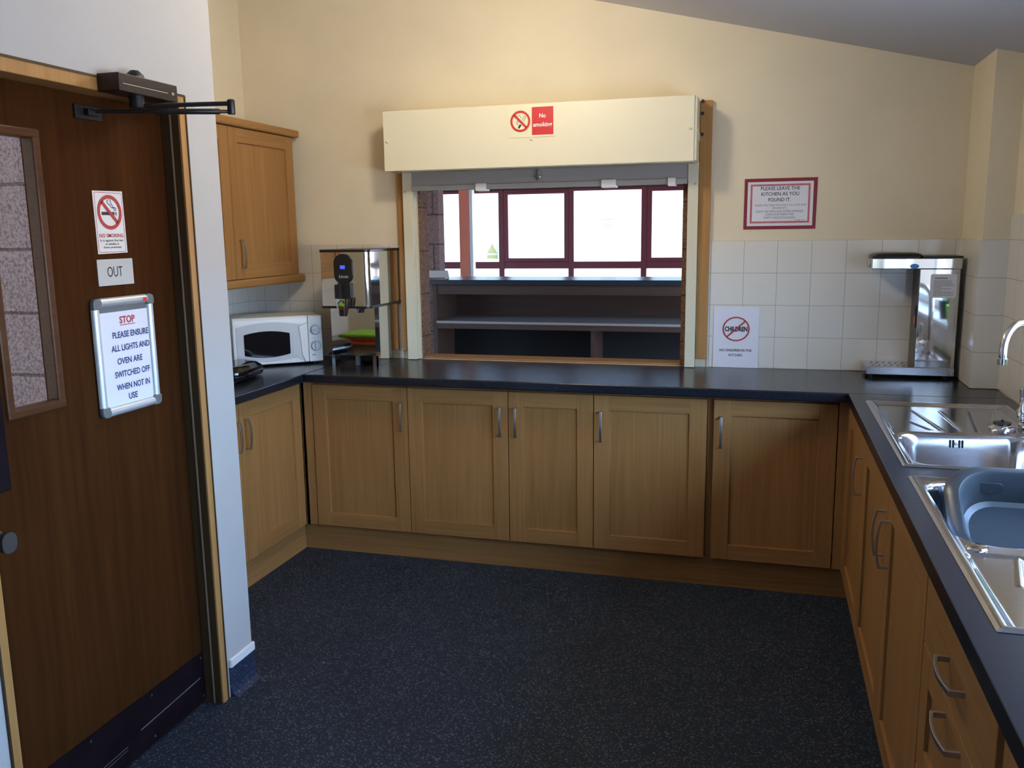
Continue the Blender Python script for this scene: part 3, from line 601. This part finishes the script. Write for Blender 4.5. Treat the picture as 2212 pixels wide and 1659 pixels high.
base((-1.318, -1.598, 0), PI / 2, 1.03, 'two-door oak base cabinet under the microwave worktop, beside the partition', [(.003, .502, .468), (.505, 1.028, .541)], grp=G)
XF = 1.209
RT = -PI / 2
base((XF, -.625, 0), RT, .581, 'oak base cabinet under the far sink drainer, nearest the back corner', [(.004, .579, .540)], grp=G, depth=.56)
base((XF, -1.208, 0), RT, 1.222, 'wide two-door oak cabinet beneath the grey washing-up bowl', [(.002, .606, .594 - .035), (.610, 1.220, .612 + .045)], grp=G, depth=.56)
r = tag(empty('drawer_cabinet', (XF, -2.434, 0), RT), 'oak drawer unit with horizontal bow handles at the near end of the sink run', 'drawers', G)
carcass(r, .59, ZB, .868, .56)
shaker(r, 'drawer', .003, .588, .708, ZT, .315, .785, plain=True, horiz=True)
shaker(r, 'drawer', .003, .588, .426, .703, .315, .672, horiz=True, stile=.075)
shaker(r, 'drawer', .003, .588, ZB, .421, .315, .385, horiz=True, stile=.075)
r = tag(empty('appliance_panel', (XF, -3.058, 0), RT), 'oak front panel after the dark gap past the drawers, bottom right', 'cabinet', G)
carcass(r, .6, ZB, .868, .56); shaker(r, 'door', .002, .598, ZB, ZT, .56, .713)
# corner posts and plinths
mb = MB(); mb.box(-1.318, YD + .004, ZB - .004, -1.258, YD + .022, .868); mb.box(-1.320, YD + .004, ZB - .004, -1.300, -.02, .868); struct('trim_13', mb, m_oakz, 'oak corner post left', bevel=.002)
mb = MB(); mb.box(1.173, YD + .004, ZB - .004, 1.226, YD + .022, .868); mb.box(1.209, -.623, ZB - .004, 1.226, YD + .02, .868); struct('trim_14', mb, m_oakz, 'oak corner post right', bevel=.002)
mb = MB(); mb.box(.6405, YD + .03, ZB, .6645, YD + .05, .868); struct('trim_15', mb, m_oakz, 'recessed oak filler in the gap between two cabinets')
PY = -.5345
struct('trim_16', MB().box(-1.345, PY, 0, 1.27, PY + .016, ZB - .003), m_oakx, 'oak plinth below the back cabinets')
struct('trim_17', MB().box(-1.362, -1.60, 0, -1.346, PY, ZB - .003), m_oaky, 'oak plinth below the left cabinets')
struct('trim_18', MB().box(1.262, -3.66, 0, 1.278, PY, ZB - .003), m_oaky, 'oak plinth below the sink cabinets')

# wall cabinet
r = tag(empty('wall_cabinet', (-1.572, -1.25, 0), PI / 2), 'two-door oak wall cabinet high in the left corner', 'cabinet')
mb = MB(); mb.box(0, .021, 1.365, 1.19, .306, 2.08); mb.build('carcass', m_oaky, r)
shaker(r, 'door', .002, .594, 1.366, 2.078, .036, 1.485); shaker(r, 'door', .598, 1.188, 1.366, 2.078, .640, 1.485)
mb = MB(); mb.prism([(-.018, 2.081), (.30, 2.081), (.30, 2.118), (-.018, 2.118), (-.022, 2.11), (-.022, 2.09)], 'x', 0, 1.226); mb.build('cornice', m_oakx, r, bevel=.004)
mb = MB(); mb.prism([(-.014, 1.322), (.02, 1.322), (.02, 1.363), (-.014, 1.363), (-.018, 1.352), (-.018, 1.33)], 'x', 0, 1.222); mb.build('pelmet', m_oakx, r, bevel=.003)

# ------------------------------------------------------------------ worktops
def wt(mb, label): return tag(mb.build('worktop', m_top, bevel=.006, seg=3), label, 'worktop', 'black laminate worktops')
WB = .87
wt(MB().box(-1.2662, -.618, WB, XR - .009, -.009, .91), 'long black worktop below the serving hatch')
wt(MB().box(XL + .0085, -1.778, WB, -1.2668, -.009, .91), 'short black worktop carrying the microwave')
FS, NS = (1.248, -1.758, 1.746, -.772), (1.246, -2.828, 1.744, -1.860)        # sink outlines x0,y0,x1,y1
hole = lambda s: (s[0] + .012, s[1] + .012, s[2] - .012, s[3] - .012)
wt(slab_with_holes('z', WB, .91, [1.199, XR - .009], [-3.66, -.6186], [hole(FS), hole(NS)]), 'black worktop with the two steel sinks')

# ------------------------------------------------------------------ sinks
def sst(a, b, x): t = max(0, min(1, (x - a) / (b - a))); return t * t * (3 - 2 * t)
def sd(x, y, x0, y0, x1, y1, r):
    cx, cy = (x0 + x1) / 2, (y0 + y1) / 2; qx = abs(x - cx) - (x1 - x0) / 2 + r; qy = abs(y - cy) - (y1 - y0) / 2 + r
    return math.hypot(max(qx, 0), max(qy, 0)) + min(max(qx, qy), 0) - r
def axis_pts(a, b, dense, step=.0045, fine=.003):
    out = [a]; x = a
    while x < b - 1e-6:
        f = any(abs(x - d) < .03 for d in dense); x = min(b, x + (fine if f else step)); out.append(x)
    return out
def sink(o, label, bowl, drain, ridges, r=.07, deep=False):
    x0, y0, x1, y1 = o; root = tag(empty('sink', ((x0 + x1) / 2, (y0 + y1) / 2, .91)), label, 'sink', 'stainless steel inset sinks')
    xs = axis_pts(x0, x1, (x0, x1, bowl[0], bowl[2], drain[0], drain[2])); ys = axis_pts(y0, y1, (y0, y1, bowl[1], bowl[3], drain[1], drain[3]))
    def H(x, y):
        e = -sd(x, y, x0, y0, x1, y1, .004)
        z = .9108 + .0042 * sst(0, .008, e) - .0045 * sst(.016, .032, e)
        b = -sd(x, y, *bowl, r)
        if b > -.01: z -= .004 * sst(-.01, 0, b) + (.168 if deep else .146) * sst(0, .022 if deep else .034, b) + .006 * sst(.05, .2, b)
        d = -sd(x, y, *drain, .02)
        if d > 0 and b < .0:
            z -= .0045 * sst(0, .012, d)
            for (ax, ay, bx, by) in ridges:
                vx, vy = bx - ax, by - ay; t = max(0, min(1, ((x - ax) * vx + (y - ay) * vy) / (vx * vx + vy * vy))); q = math.hypot(x - ax - t * vx, y - ay - t * vy)
                z += .0022 * (1 - sst(.001, .007, q)) * sst(0, .1, t) 
        return z
    mb = MB(); n = len(xs)
    vs = [(x, y, H(x, y)) for y in ys for x in xs]
    mb.raw(vs, [(j * n + i, j * n + i + 1, (j + 1) * n + i + 1, (j + 1) * n + i) for j in range(len(ys) - 1) for i in range(n - 1)], 0, True)
    per = [(x, y0) for x in xs] + [(x1, y) for y in ys] + [(x, y1) for x in xs[::-1]] + [(x0, y) for y in ys[::-1]]
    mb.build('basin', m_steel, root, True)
    cx, cy = (bowl[0] + bowl[2]) / 2, (bowl[1] + bowl[3]) / 2
    mb = MB(); mb.lathe([(.045, 0), (.043, .003), (.03, .0015), (.012, .001)], (cx, cy, .733 if deep else .755), n=24); mb.build('waste_fitting', m_chrome, root, True)
    return root
fb = (1.284, -1.722, 1.690, -1.302); fd = (1.276, -1.262, 1.716, -.808)
s = sink(FS, 'far stainless sink with its drainer toward the back wall', fb, fd, [(1.352, -1.09, 1.411, -1.255), (1.395, -.895, 1.44, -1.255), (1.487, -.885, 1.50, -1.255), (1.592, -.88, 1.545, -1.255), (1.66, -.9, 1.59, -1.2)])
mb = MB()
for q in (-.018, -.009, .009, .018): mb.prism(rrect(1.470 + q - .0022, .868, 1.470 + q + .0022, .893, .002, 3), 'y', -1.3175, -1.310)
mb.build('overflow_slot', m_dark, s, True)
mb = MB(); mb.lathe([(.005, 0), (.005, .004), (.002, .006)], (1.470, -1.314, .881), (0, -1, 0), 12); mb.build('overflow_screw', m_chrome, s, True)
nb = (1.276, -2.385, 1.690, -1.893); nd = (1.270, -2.806, 1.716, -2.44)
s = sink(NS, 'near stainless sink holding the grey washing-up bowl', nb, nd, [(1.335, -2.61, 1.37, -2.45), (1.42, -2.75, 1.42, -2.46), (1.5, -2.75, 1.48, -2.46), (1.58, -2.75, 1.55, -2.46)], .09, True)
mb = MB(); mb.lathe([(.021, 0), (.022, .003), (.020, .006), (.006, .008)], (1.302, -2.412, .9095), n=24); mb.build('hole_cover', m_chrome, s, True)

# washing-up bowl
tb = tag(empty('washing_up_bowl', (1.489, -1.97, .985)), 'grey plastic washing-up bowl tilted in the near sink', 'bowl')
tb.rotation_euler = (math.radians(36), 0, 0)
W2 = .184; L2 = .315
def rr(q, z, r=.095): return [(x, y, z) for x, y in rrect(-W2 + q, -L2 + q, W2 - q, -q, r - q * .4, 8)]
mb = MB(); mb.loft([rr(.052, -.099), rr(.044, -.094), rr(.026, -.014), rr(.0, -.022), rr(-.001, -.017), rr(.004, -.011), rr(.020, .001), rr(.028, .003), rr(.034, -.004), rr(.052, -.088), rr(.064, -.094)], 0)
mb.build('shell', m_tub, tb)
for sx in (-1, 1):
    mb = MB(); mb.loft([[(sx * .09 + x, -.0425 - .21 * (-.030 - z) * 1.0 - d, z) for x, z in rrect(-.05, -.058, .05, -.026, .014, 5)] for d in (0, .003)]); mb.build('grip_recess', m_tub, tb)

# mixer tap on far sink, plug beside it
t = tag(empty('mixer_tap', (1.715, -1.14, .911)), 'chrome swan-neck mixer tap at the far sink', 'tap')
mb = MB(); mb.lathe([(.030, 0), (.030, .008), (.024, .014), (.022, .05), (.018, .06)], (1.715, -1.14, .9115), n=24); mb.build('body', m_chrome, t, True)
B = Vector((1.715, -1.14, 0)); E_ = Vector((1.598, -1.25, 0)); path = [(B.x, B.y, .96), (B.x, B.y, 1.08), (B.x, B.y, 1.16)]
Rr = (E_ - B).length / 2; C = (B + E_) / 2; dr = (B - E_).normalized()
for i in range(1, 13):
    a = PI * i / 12; p = C + dr * Rr * math.cos(a); path.append((p.x, p.y, 1.183 + Rr * math.sin(a)))
path.append((E_.x, E_.y, 1.15))
mb = MB(); mb.tube(path, .0125, 14); mb.build('spout', m_chrome, t, True)
MB().lathe([(.0135, 0), (.0155, .002), (.0155, .02), (.0135, .022)], (E_.x, E_.y, 1.133), n=20).build('aerator', m_chrome, t, True)
mb = MB(); mb.tube([(1.700, -1.16, .945), (1.682, -1.19, .955), (1.680, -1.195, .965)], .014, 12); mb.lathe([(.012, 0), (.016, .008), (.016, .02), (.009, .03), (.008, .06), (.0105, .09), (.008, .1)], (1.680, -1.195, .955), n=18); mb.build('lever', m_chrome, t, True)
s = tag(empty('sink_plug', (1.632, -1.172, .907)), 'chrome strainer plug with black rubber top on the sink deck', 'plug')
MB().lathe([(.040, 0), (.042, .006), (.034, .014), (.024, .018)], (1.632, -1.172, .906), n=28).build('strainer', m_chrome, s, True)
mb = MB(); mb.lathe([(.026, 0), (.028, .002), (.027, .006), (.004, .007), (.0045, .014), (.002, .016)], (1.632, -1.172, .9235), n=24); mb.build('rubber_disc', m_black, s, True)

# ------------------------------------------------------------------ microwave
mw = tag(empty('microwave', (-1.700, -.530, .91), math.radians(38.4)), 'white countertop microwave with two dials in the left corner', 'microwave')
w, d, h0, h1 = .446, .262, .012, .252
MB().box(.004, .02, h0, w - .004, d, h1).build('casing', m_mwhite, mw, bevel=.006)
for x in (.04, w - .04):
    for y in (.05, d - .04): MB().lathe([(.012, 0), (.012, .013)], (x, y, 0), n=12).build('foot', m_black, mw)
dv = .372
dr_ = MB(); dr_.prism([(-.004, h0), (.021, h0), (.021, h1), (.006, h1), (-.002, h1 - .012), (-.004, h1 - .03)], 'x', 0, dv); dr_ = dr_.build('door', m_mwhite, mw, bevel=.003)
def wavy(x0, x1, z0, z1, bulge, n=14):
    top = [(x1 + (x0 - x1) * i / n, z1 + bulge * (1 - (2 * i / n - 1) ** 2)) for i in range(n + 1)]; bot = [(x0 + (x1 - x0) * i / n, z0 - bulge * (1 - (2 * i / n - 1) ** 2)) for i in range(n + 1)]
    return top + bot
mb = MB(); pl = Pl((0, -.004, 0), (1, 0, 0), (0, 0, 1)); pl.slab(mb, wavy(.016, .352, .05, .205, .022), .003); mb.build('door_surround', m_mgrey, dr_, bevel=.001)
mb = MB(); pl.slab(mb, wavy(.052, .280, .062, .168, .015), .006); mb.build('window', m_blackg, dr_, bevel=.002)
mb = MB(); pl.slab(mb, [(.292, .052), (.330, .030), (.352, .018), (.338, .1), (.332, .172), (.300, .168), (.292, .15)], .0045, 0); mb.build('handle_recess', m_mgrey, dr_, bevel=.001)
mb = MB(); pl.slab(mb, [(.337, .05), (.352, .014), (.371, .014), (.371, .22), (.325, .2), (.330, .15)], .010, 0); mb.build('door_pull', m_mwhite, dr_, bevel=.004)
mb = MB(); write(pl, mb, 'MICROWAVE', .175, .026, .05, .006, .0006); mb.build('lettering', m_grink, dr_)
MB().box(dv + .002, -.004, h0, w, .021, h1).build('control_panel', m_mwhite, mw, bevel=.005)
pl = Pl((0, -.0042, 0), (1, 0, 0), (0, 0, 1))
mb = MB(); write(pl, mb, 'POWER', .398, .206, .02, .004, .0006); write(pl, mb, 'TIMER', .400, .132, .02, .004, .0006)
for cz in (.177, .094):
    pl.ring(mb, .410, cz, .0255, .0268, .0006)
    for k_ in range(9): a = math.radians(-120 + 30 * k_); pl.disc(mb, .410 + .031 * math.sin(a), cz + .031 * math.cos(a), .0012, .0006, 0, 8)
pl.rect(mb, .390, .044, .396, .051, .0006); pl.rect(mb, .399, .044, .406, .051, .0006); mb.build('markings', m_grink, mw)
for cz, rot in ((.177, PI / 2), (.094, 0.1)):
    mb = MB(); mb.lathe([(.024, 0), (.023, .012), (.020, .014)], (.410, -.004, cz), (0, -1, 0), 28)
    c_, s_ = math.cos(rot), math.sin(rot); pts = [(-.005, -.021), (.005, -.021), (.005, .021), (-.005, .021)]
    mb.prism([(.410 + x * c_ - z * s_, cz + x * s_ + z * c_) for x, z in pts], 'y', -.028, -.017); mb.build('dial', m_mgrey, mw, bevel=.001)
o = tag(MB().tube([(-1.40, -.09, .93), (-1.34, -.08, .97), (-1.30, -.12, .94), (-1.29, -.17, .917), (-1.34, -.14, .917), (-1.37, -.09, .92), (-1.33, -.05, .95)], .0045, 8).build('power_cable', m_black), 'black power cable behind the microwave', 'cable')

# low black appliance beside the partition
ap = tag(empty('contact_grill', (-1.585, -.80, .91), math.radians(10)), 'low gloss black rounded appliance on the left worktop, half hidden by the partition', 'appliance')
def ar(q, z, y0=-.16, y1=.16, x0=-.15, x1=.15): return [(x, y, z) for x, y in rrect(x0 + q, y0 + q, x1 - q, y1 - q, .05, 6)]
MB().loft([ar(.02, .004), ar(.004, .008), ar(.0, .018), ar(.0, .030), ar(.003, .034)]).build('base', m_blackg, ap)
MB().loft([ar(.004, .036), ar(.002, .039), ar(.003, .048), ar(.022, .066), ar(.032, .070), ar(.05, .071)]).build('lid', m_blackg, ap)
mb = MB(); mb.box(-.095, -.10, .0713, .03, .02, .0722); mb.build('white_patch', m_signw, ap)  # flat white patch on the lid
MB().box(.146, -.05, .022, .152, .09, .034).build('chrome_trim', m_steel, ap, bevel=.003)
for x in (-.1, .1):
    for y in (-.11, .11): MB().lathe([(.01, 0), (.01, .006)], (x, y, 0), n=10).build('foot', m_black, ap)

# ------------------------------------------------------------------ water boiler
b = tag(empty('water_boiler', (-1.13, -.2, .91)), 'tall polished steel automatic water boiler left of the hatch', 'water boiler')
mb = MB(); mb.box(-1.253, -.335, .965, -1.012, -.012, 1.212); lo = mb.build('lower_body', m_mirror, b, True, bevel=.002)
mb = MB(); mb.box(-1.015, -.336, .9105, -1.010, -.012, 1.212); mb.build('side_panel', m_mirror, b, True)
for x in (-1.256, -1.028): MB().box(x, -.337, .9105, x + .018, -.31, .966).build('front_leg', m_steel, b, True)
for x in (-1.24, -1.05): MB().box(x, -.05, .9105, x + .02, -.03, .966).build('rear_leg', m_black, b, True)
MB().box(-1.142, -.30, .9105, -1.125, -.28, .966).build('drain_pipe', m_grey, b, True)
MB().box(-1.252, -.26, .93, -1.016, -.25, .965).build('under_panel', m_black, b, True)
hd = MB(); hd.prism(rrect(-1.262, -.40, -1.005, -.012, [0, 0, .006, .03], 8), 'z', 1.222, 1.486, 0, True); hd = hd.build('boiler_head', m_mirror, b, True); wn_ = hd.modifiers.new('weighted', 'WEIGHTED_NORMAL'); wn_.keep_sharp = True
for z0_, z1_ in ((1.210, 1.222), (1.486, 1.499)):
    mb = MB(); mb.prism(rrect(-1.265, -.404, -1.002, -.012, [0, 0, .008, .033], 8), 'z', z0_, z1_); mb.build('black_trim', m_black, b, True, bevel=.002)
pl = Pl((-1.137, -.4005, 1.405), (1, 0, 0), (0, 0, 1))
mb = MB(); pl.slab(mb, [(.050 * math.cos(a), (.028 if math.sin(a) > 0 else -.03) + .045 * math.sin(a)) for a in [2 * PI * k_ / 48 for k_ in range(48)]], .008); ov = mb.build('display_pod', m_black, b, True, bevel=.003)
mb = MB(); pl.rect(mb, -.014, .000, .012, .017, .0086); mb.build('screen', m_lcd, ov, True)
mb = MB(); write(pl, mb, 'Lincat', .004, -.044, .050, .0145, .0086, 0, .02); mb.build('lettering', m_out, ov, True)
mb = MB(); mb.box(-1.166, -.418, 1.262, -1.096, -.400, 1.335); mb.box(-1.166, -.45, 1.262, -1.134, -.418, 1.33); tp = mb.build('tap_block', m_black, b, True, bevel=.003)
mb = MB(); mb.loft([[(-1.133 + x, -.432 + y, z) for x, y in rrect(-a_, -a_ * .7, a_, a_ * .7, a_ * .5)] for a_, z in ((.036, 1.262), (.034, 1.24), (.022, 1.19), (.018, 1.175))]); mb.build('spout', m_chrome, tp, True)
mb = MB(); mb.lathe([(.006, 0), (.006, .02)], (-1.115, -.440, 1.245), (0, -1, 0), 10); mb.build('tap_lever', m_black, tp, True)
s = tag(empty('switch_plate', (-1.285, -.009, 1.175)), 'small white switch plate on the tiles behind the boiler', 'switch')
MB().box(-1.322, -.017, 1.14, -1.236, -.0085, 1.226).build('plate', m_mwhite, s, True, bevel=.002); MB().box(-1.305, -.021, 1.17, -1.285, -.017, 1.196).build('rocker', m_mgrey, s, True, bevel=.001)

# ------------------------------------------------------------------ machine in the right corner
mc = tag(empty('drinks_machine', (1.485, -.11, .91)), 'polished steel C-shaped drinks machine in the right corner', 'drinks machine')
for x in (1.33, 1.63):
    for y in (-.18, -.05): MB().lathe([(.012, 0), (.012, .016)], (x, y, .9102), n=12).build('foot', m_black, mc, True)
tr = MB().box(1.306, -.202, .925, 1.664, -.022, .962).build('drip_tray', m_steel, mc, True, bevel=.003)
mb = MB(); pl = Pl((0, 0, .962), (1, 0, 0), (0, 1, 0))
for i in range(6):
    for j in range(4): pl.disc(mb, 1.335 + .026 * i + .008 * (j % 2), -.165 + .034 * j, .0048, .0006, 0, 10)
mb.build('drain_hole', m_dark, tr, True)
MB().box(1.503, -.197, .962, 1.662, -.024, 1.392).build('column', m_mirror, mc, True, bevel=.002)
mb = MB(); mb.box(1.5015, -.196, .964, 1.503, -.026, 1.390); sd_ = mb.build('column_side', mat('grey_brown_steel', (.12, .105, .085), .35, .6), mc, True)
sw = MB().box(1.497, -.190, 1.135, 1.5015, -.150, 1.235).build('switch_panel', m_black, mc, True, bevel=.001)
MB().box(1.494, -.183, 1.152, 1.497, -.158, 1.180).build('orange_rocker', m_orange, sw, True, bevel=.001); MB().box(1.494, -.183, 1.192, 1.497, -.158, 1.222).build('black_rocker', m_blackg, sw, True, bevel=.001)
mb = MB(); mb.box(1.306, -.204, 1.392, 1.666, -.022, 1.438); hd = mb.build('machine_head', m_mirror, mc, True, bevel=.003)
mb = MB(); pl = Pl((1.306, -.113, 1.415), (0, -1, 0), (0, 0, 1)); pl.slab(mb, [(.022 * math.cos(2 * PI * k_ / 24), .019 * math.sin(2 * PI * k_ / 24)) for k_ in range(24)], .004); mb.build('button', m_mgrey, hd, True, bevel=.001)
mb = MB(); mb.loft([[(1.308 + (q if x < 1.4 else 0) + (x - 1.308) , y, z) for x, y in rrect(1.308 + q, -.203 + q, 1.512 - q, -.024 - q, .02, 5)] for q, z in ((0, 1.438), (.0, 1.448), (.006, 1.456), (.02, 1.460))]); mb.build('lid', m_black, mc, True)
MB().box(1.512, -.204, 1.438, 1.668, -.024, 1.4475).build('rear_lid', m_black, mc, True, bevel=.002)
pl = Pl((0, -.197, 0), (1, 0, 0), (0, 0, 1))
mb = MB(); pl.slab(mb, rrect(1.546, 1.268, 1.650, 1.370, .008), .0006); lb = mb.build('instruction_label', m_paper, mc, True)
mb = MB(); random.seed(3)      # the small print is too small to read: broken lines of ink
pl.rect(mb, 1.563, 1.350, 1.612, 1.355, .001)
for k_ in range(10):
    u_, v_ = 1.560, 1.3395 - .0068 * k_; end = 1.590 if k_ in (4, 6) else 1.628 + .012 * random.random()
    while u_ < end:
        w_ = .004 + .009 * random.random(); pl.rect(mb, u_, v_, min(u_ + w_, end), v_ + .0024, .001); u_ += w_ + .002
mb.build('lettering', m_grink, lb, True)
pl = Pl((0, -.204, 0), (1, 0, 0), (0, 0, 1)); mb = MB(); pl.slab(mb, [(1.478 + .018 * math.cos(2 * PI * k_ / 24), 1.404 + .0105 * math.sin(2 * PI * k_ / 24)) for k_ in range(24)], .0006); mb.build('blue_badge', mat('blue_badge', (.05, .22, .55), .4), hd, True)

# ------------------------------------------------------------------ signs in the kitchen
s = tag(empty('no_smoking_plate', (-.225, HY - .0005, 2.088)), 'cream and red No smoking plate on the shutter box', 'sign')
pl = Pl((-.225, HY - .0005, 2.088), (1, 0, 0), (0, 0, 1))
mb = MB(); pl.slab(mb, [(-.111, -.074), (.111, -.074), (.109, .074), (-.111, .074)], .002); mb.build('plate', m_glow, s, True)
mb = MB(); pl.rect(mb, .001, -.065, .105, .062, .0026); CU, CV = -.0555, .0; pl.ring(mb, CU, CV, .0385, .049, .0034); pl.bar(mb, (CU - .029, CV + .029), (CU + .029, CV - .029), .0105, .0034); mb.build('red_print', m_red, s, True)
mb = MB(); write(pl, mb, 'No', .053, .012, .031, .020, .0032, 0, .02); write(pl, mb, 'smoking', .053, -.034, .092, .026, .0032, 0, .02); mb.build('white_lettering', m_whink, s, True)
mb = MB(); lw = .0016
pl.line(mb, [(CU + .006, CV + .003), (CU + .019, CV + .022), (CU + .023, CV + .024), (CU + .027, CV + .020), (CU + .026, CV + .016), (CU + .013, CV - .004)], lw, .0028)
pl.line(mb, [(CU - .016, CV + .024), (CU - .008, CV + .027), (CU, CV + .023), (CU + .002, CV + .013)], lw, .0028); pl.line(mb, [(CU - .029, CV + .015), (CU - .024, CV + .019)], lw, .0028)
pl.line(mb, [(CU - .012, CV + .004), (CU - .018, CV - .002), (CU - .019, CV - .006), (CU - .010, CV - .017)], lw, .0028); pl.line(mb, [(CU - .007, CV - .001), (CU - .013, CV - .006)], lw, .0028)
pl.poly(mb, [(CU - .003, CV - .013), (CU + .006, CV - .018), (CU - .004, CV - .032), (CU - .008, CV - .033), (CU - .012, CV - .028)], .0028); mb.build('black_print', m_ink, s, True)

s = tag(empty('kitchen_notice', (.913, -.0005, 1.686)), 'maroon bordered kitchen rules notice on the cream wall', 'notice')
pl = Pl((.913, -.0005, 1.686), (1, 0, 0), (0, 0, 1))
mb = MB(); pl.slab(mb, [(-.1615, -.1165), (.1615, -.1165), (.1635, .1165), (-.1605, .1165)], .0015); mb.build('border_card', m_frame, s, True)
mb = MB(); pl.rect(mb, -.146, -.101, .1465, .101, .0021); pp = mb.build('paper', m_paper, s, True)
mb = MB()
for a_, b_ in (((-.133, -.0885), (.133, -.080)), ((-.133, .0815), (.133, .090)), ((-.133, -.08), (-.1245, .0815)), ((.1245, -.08), (.133, .0815))): pl.rect(mb, *a_, *b_, .0026)
mb.build('gingham_border', m_gingham, pp, True)
mb = MB()
for t_, c_, z_, w_, h_ in (('PLEASE LEAVE THE', 0, .0625, .174, .0165), ('KITCHEN AS YOU', 0, .037, .168, .0165), ('FOUND IT.', -.002, .0105, .1, .0165)): write(pl, mb, t_, c_, z_, w_, h_, .0028, 0, .006)
mb.build('large_lettering', m_ink, pp, True)
mb = MB()
for t_, c_, z_, w_, h_ in (('\u2022WASH, DRY AND PUT AWAY ALL CUPS AND', .002, -.0115, .232, .0095), ('SAUCERS ETC', 0, -.0235, .066, .0082), ('\u2022LEAVE THE SINKS AND WORK SURFACES', -.002, -.039, .214, .0085), ('CLEAN AND DEBRIS FREE', .0, -.0525, .128, .0085), ('\u2022EMPTY THE KETTLES/URNS', -.001, -.068, .141, .0088), ('THANK YOU.', .092, -.0785, .047, .006)): write(pl, mb, t_, c_, z_, w_, h_, .0028)
mb.build('small_lettering', m_grey, pp, True)

s = tag(empty('no_children_notice', (.733, -.012, .911)), 'white NO CHILDREN IN THE KITCHEN notice standing against the tiles', 'notice')
pl = Pl((.733, -.0135, .911), (1, 0, 0), (0, .012, 1)); pl.V.normalize(); pl.N = pl.U.cross(pl.V)
mb = MB(); pl.slab(mb, rrect(-.106, 0, .106, .294, .002), .0012); mb.build('sheet', m_paper, s, True)
CU, CV = .0, .187
mb = MB(); pl.ring(mb, CU, CV, .0565, .0635, .0026, 0, 48, .93); pl.bar(mb, (CU - .042, CV - .038), (CU + .042, CV + .038), .0075, .0026); mb.build('red_ring', m_redink, s, True)
mb = MB(); write(pl, mb, 'CHILDREN', CU, CV - .012, .106, .024, .0018, 0, .045); write(pl, mb, 'NO CHILDREN IN THE', 0, .078, .15, .012, .0018, 0, .02); write(pl, mb, 'KITCHEN', 0, .0545, .062, .012, .0018, 0, .02); mb.build('lettering', m_ink, s, True)

# ------------------------------------------------------------------ things the photo shows only as reflections in polished steel
s = tag(empty('plant_tub', (1.865, -1.27, 1.056)), 'lime green tub on the window sill, mirrored in the drinks machine', 'tub')
MB().loft([[(1.865 + r_ * math.cos(2 * PI * i / 24), -1.27 + r_ * math.sin(2 * PI * i / 24), z) for i in range(24)] for r_, z in ((.045, 1.056), (.055, 1.15), (.051, 1.15), (.042, 1.07))]).build('pot', m_green, s, True)
s = tag(empty('plant_pot', (1.865, -1.48, 1.056)), 'dark plant pot on the window sill, mirrored in the drinks machine', 'plant')
MB().loft([[(1.865 + r_ * math.cos(2 * PI * i / 24), -1.48 + r_ * math.sin(2 * PI * i / 24), z) for i in range(24)] for r_, z in ((.045, 1.056), (.055, 1.16), (.05, 1.16), (.045, 1.13))]).build('pot', m_black, s, True)
mb = MB(); random.seed(11)
for i in range(46):
    a = random.random() * 2 * PI; l = .05 + .06 * random.random(); p = Vector((1.865 + .02 * math.cos(a), -1.48 + .02 * math.sin(a), 1.145)); q = p + Vector((math.cos(a) * l * .8, math.sin(a) * l * .8, l)); side = Vector((-math.sin(a), math.cos(a), 0)) * .008
    mb.face([p, (p + q) / 2 + side, q, (p + q) / 2 - side])
mb.build('foliage', mat('leaf_green', (.06, .16, .03), .6), s, True)
for i, (m_, nm) in enumerate(((m_orp, 'orange'), (m_redp, 'red'), (m_green, 'lime green'))):
    o = MB().box(-1.62, -1.42, .9105 + .022 * i, -1.32, -1.12, .931 + .022 * i).build('chopping_board', m_, bevel=.006)
    tag(o, '%s chopping board on the left worktop stack, mirrored in the water boiler' % nm, 'chopping board', 'stacked chopping boards')
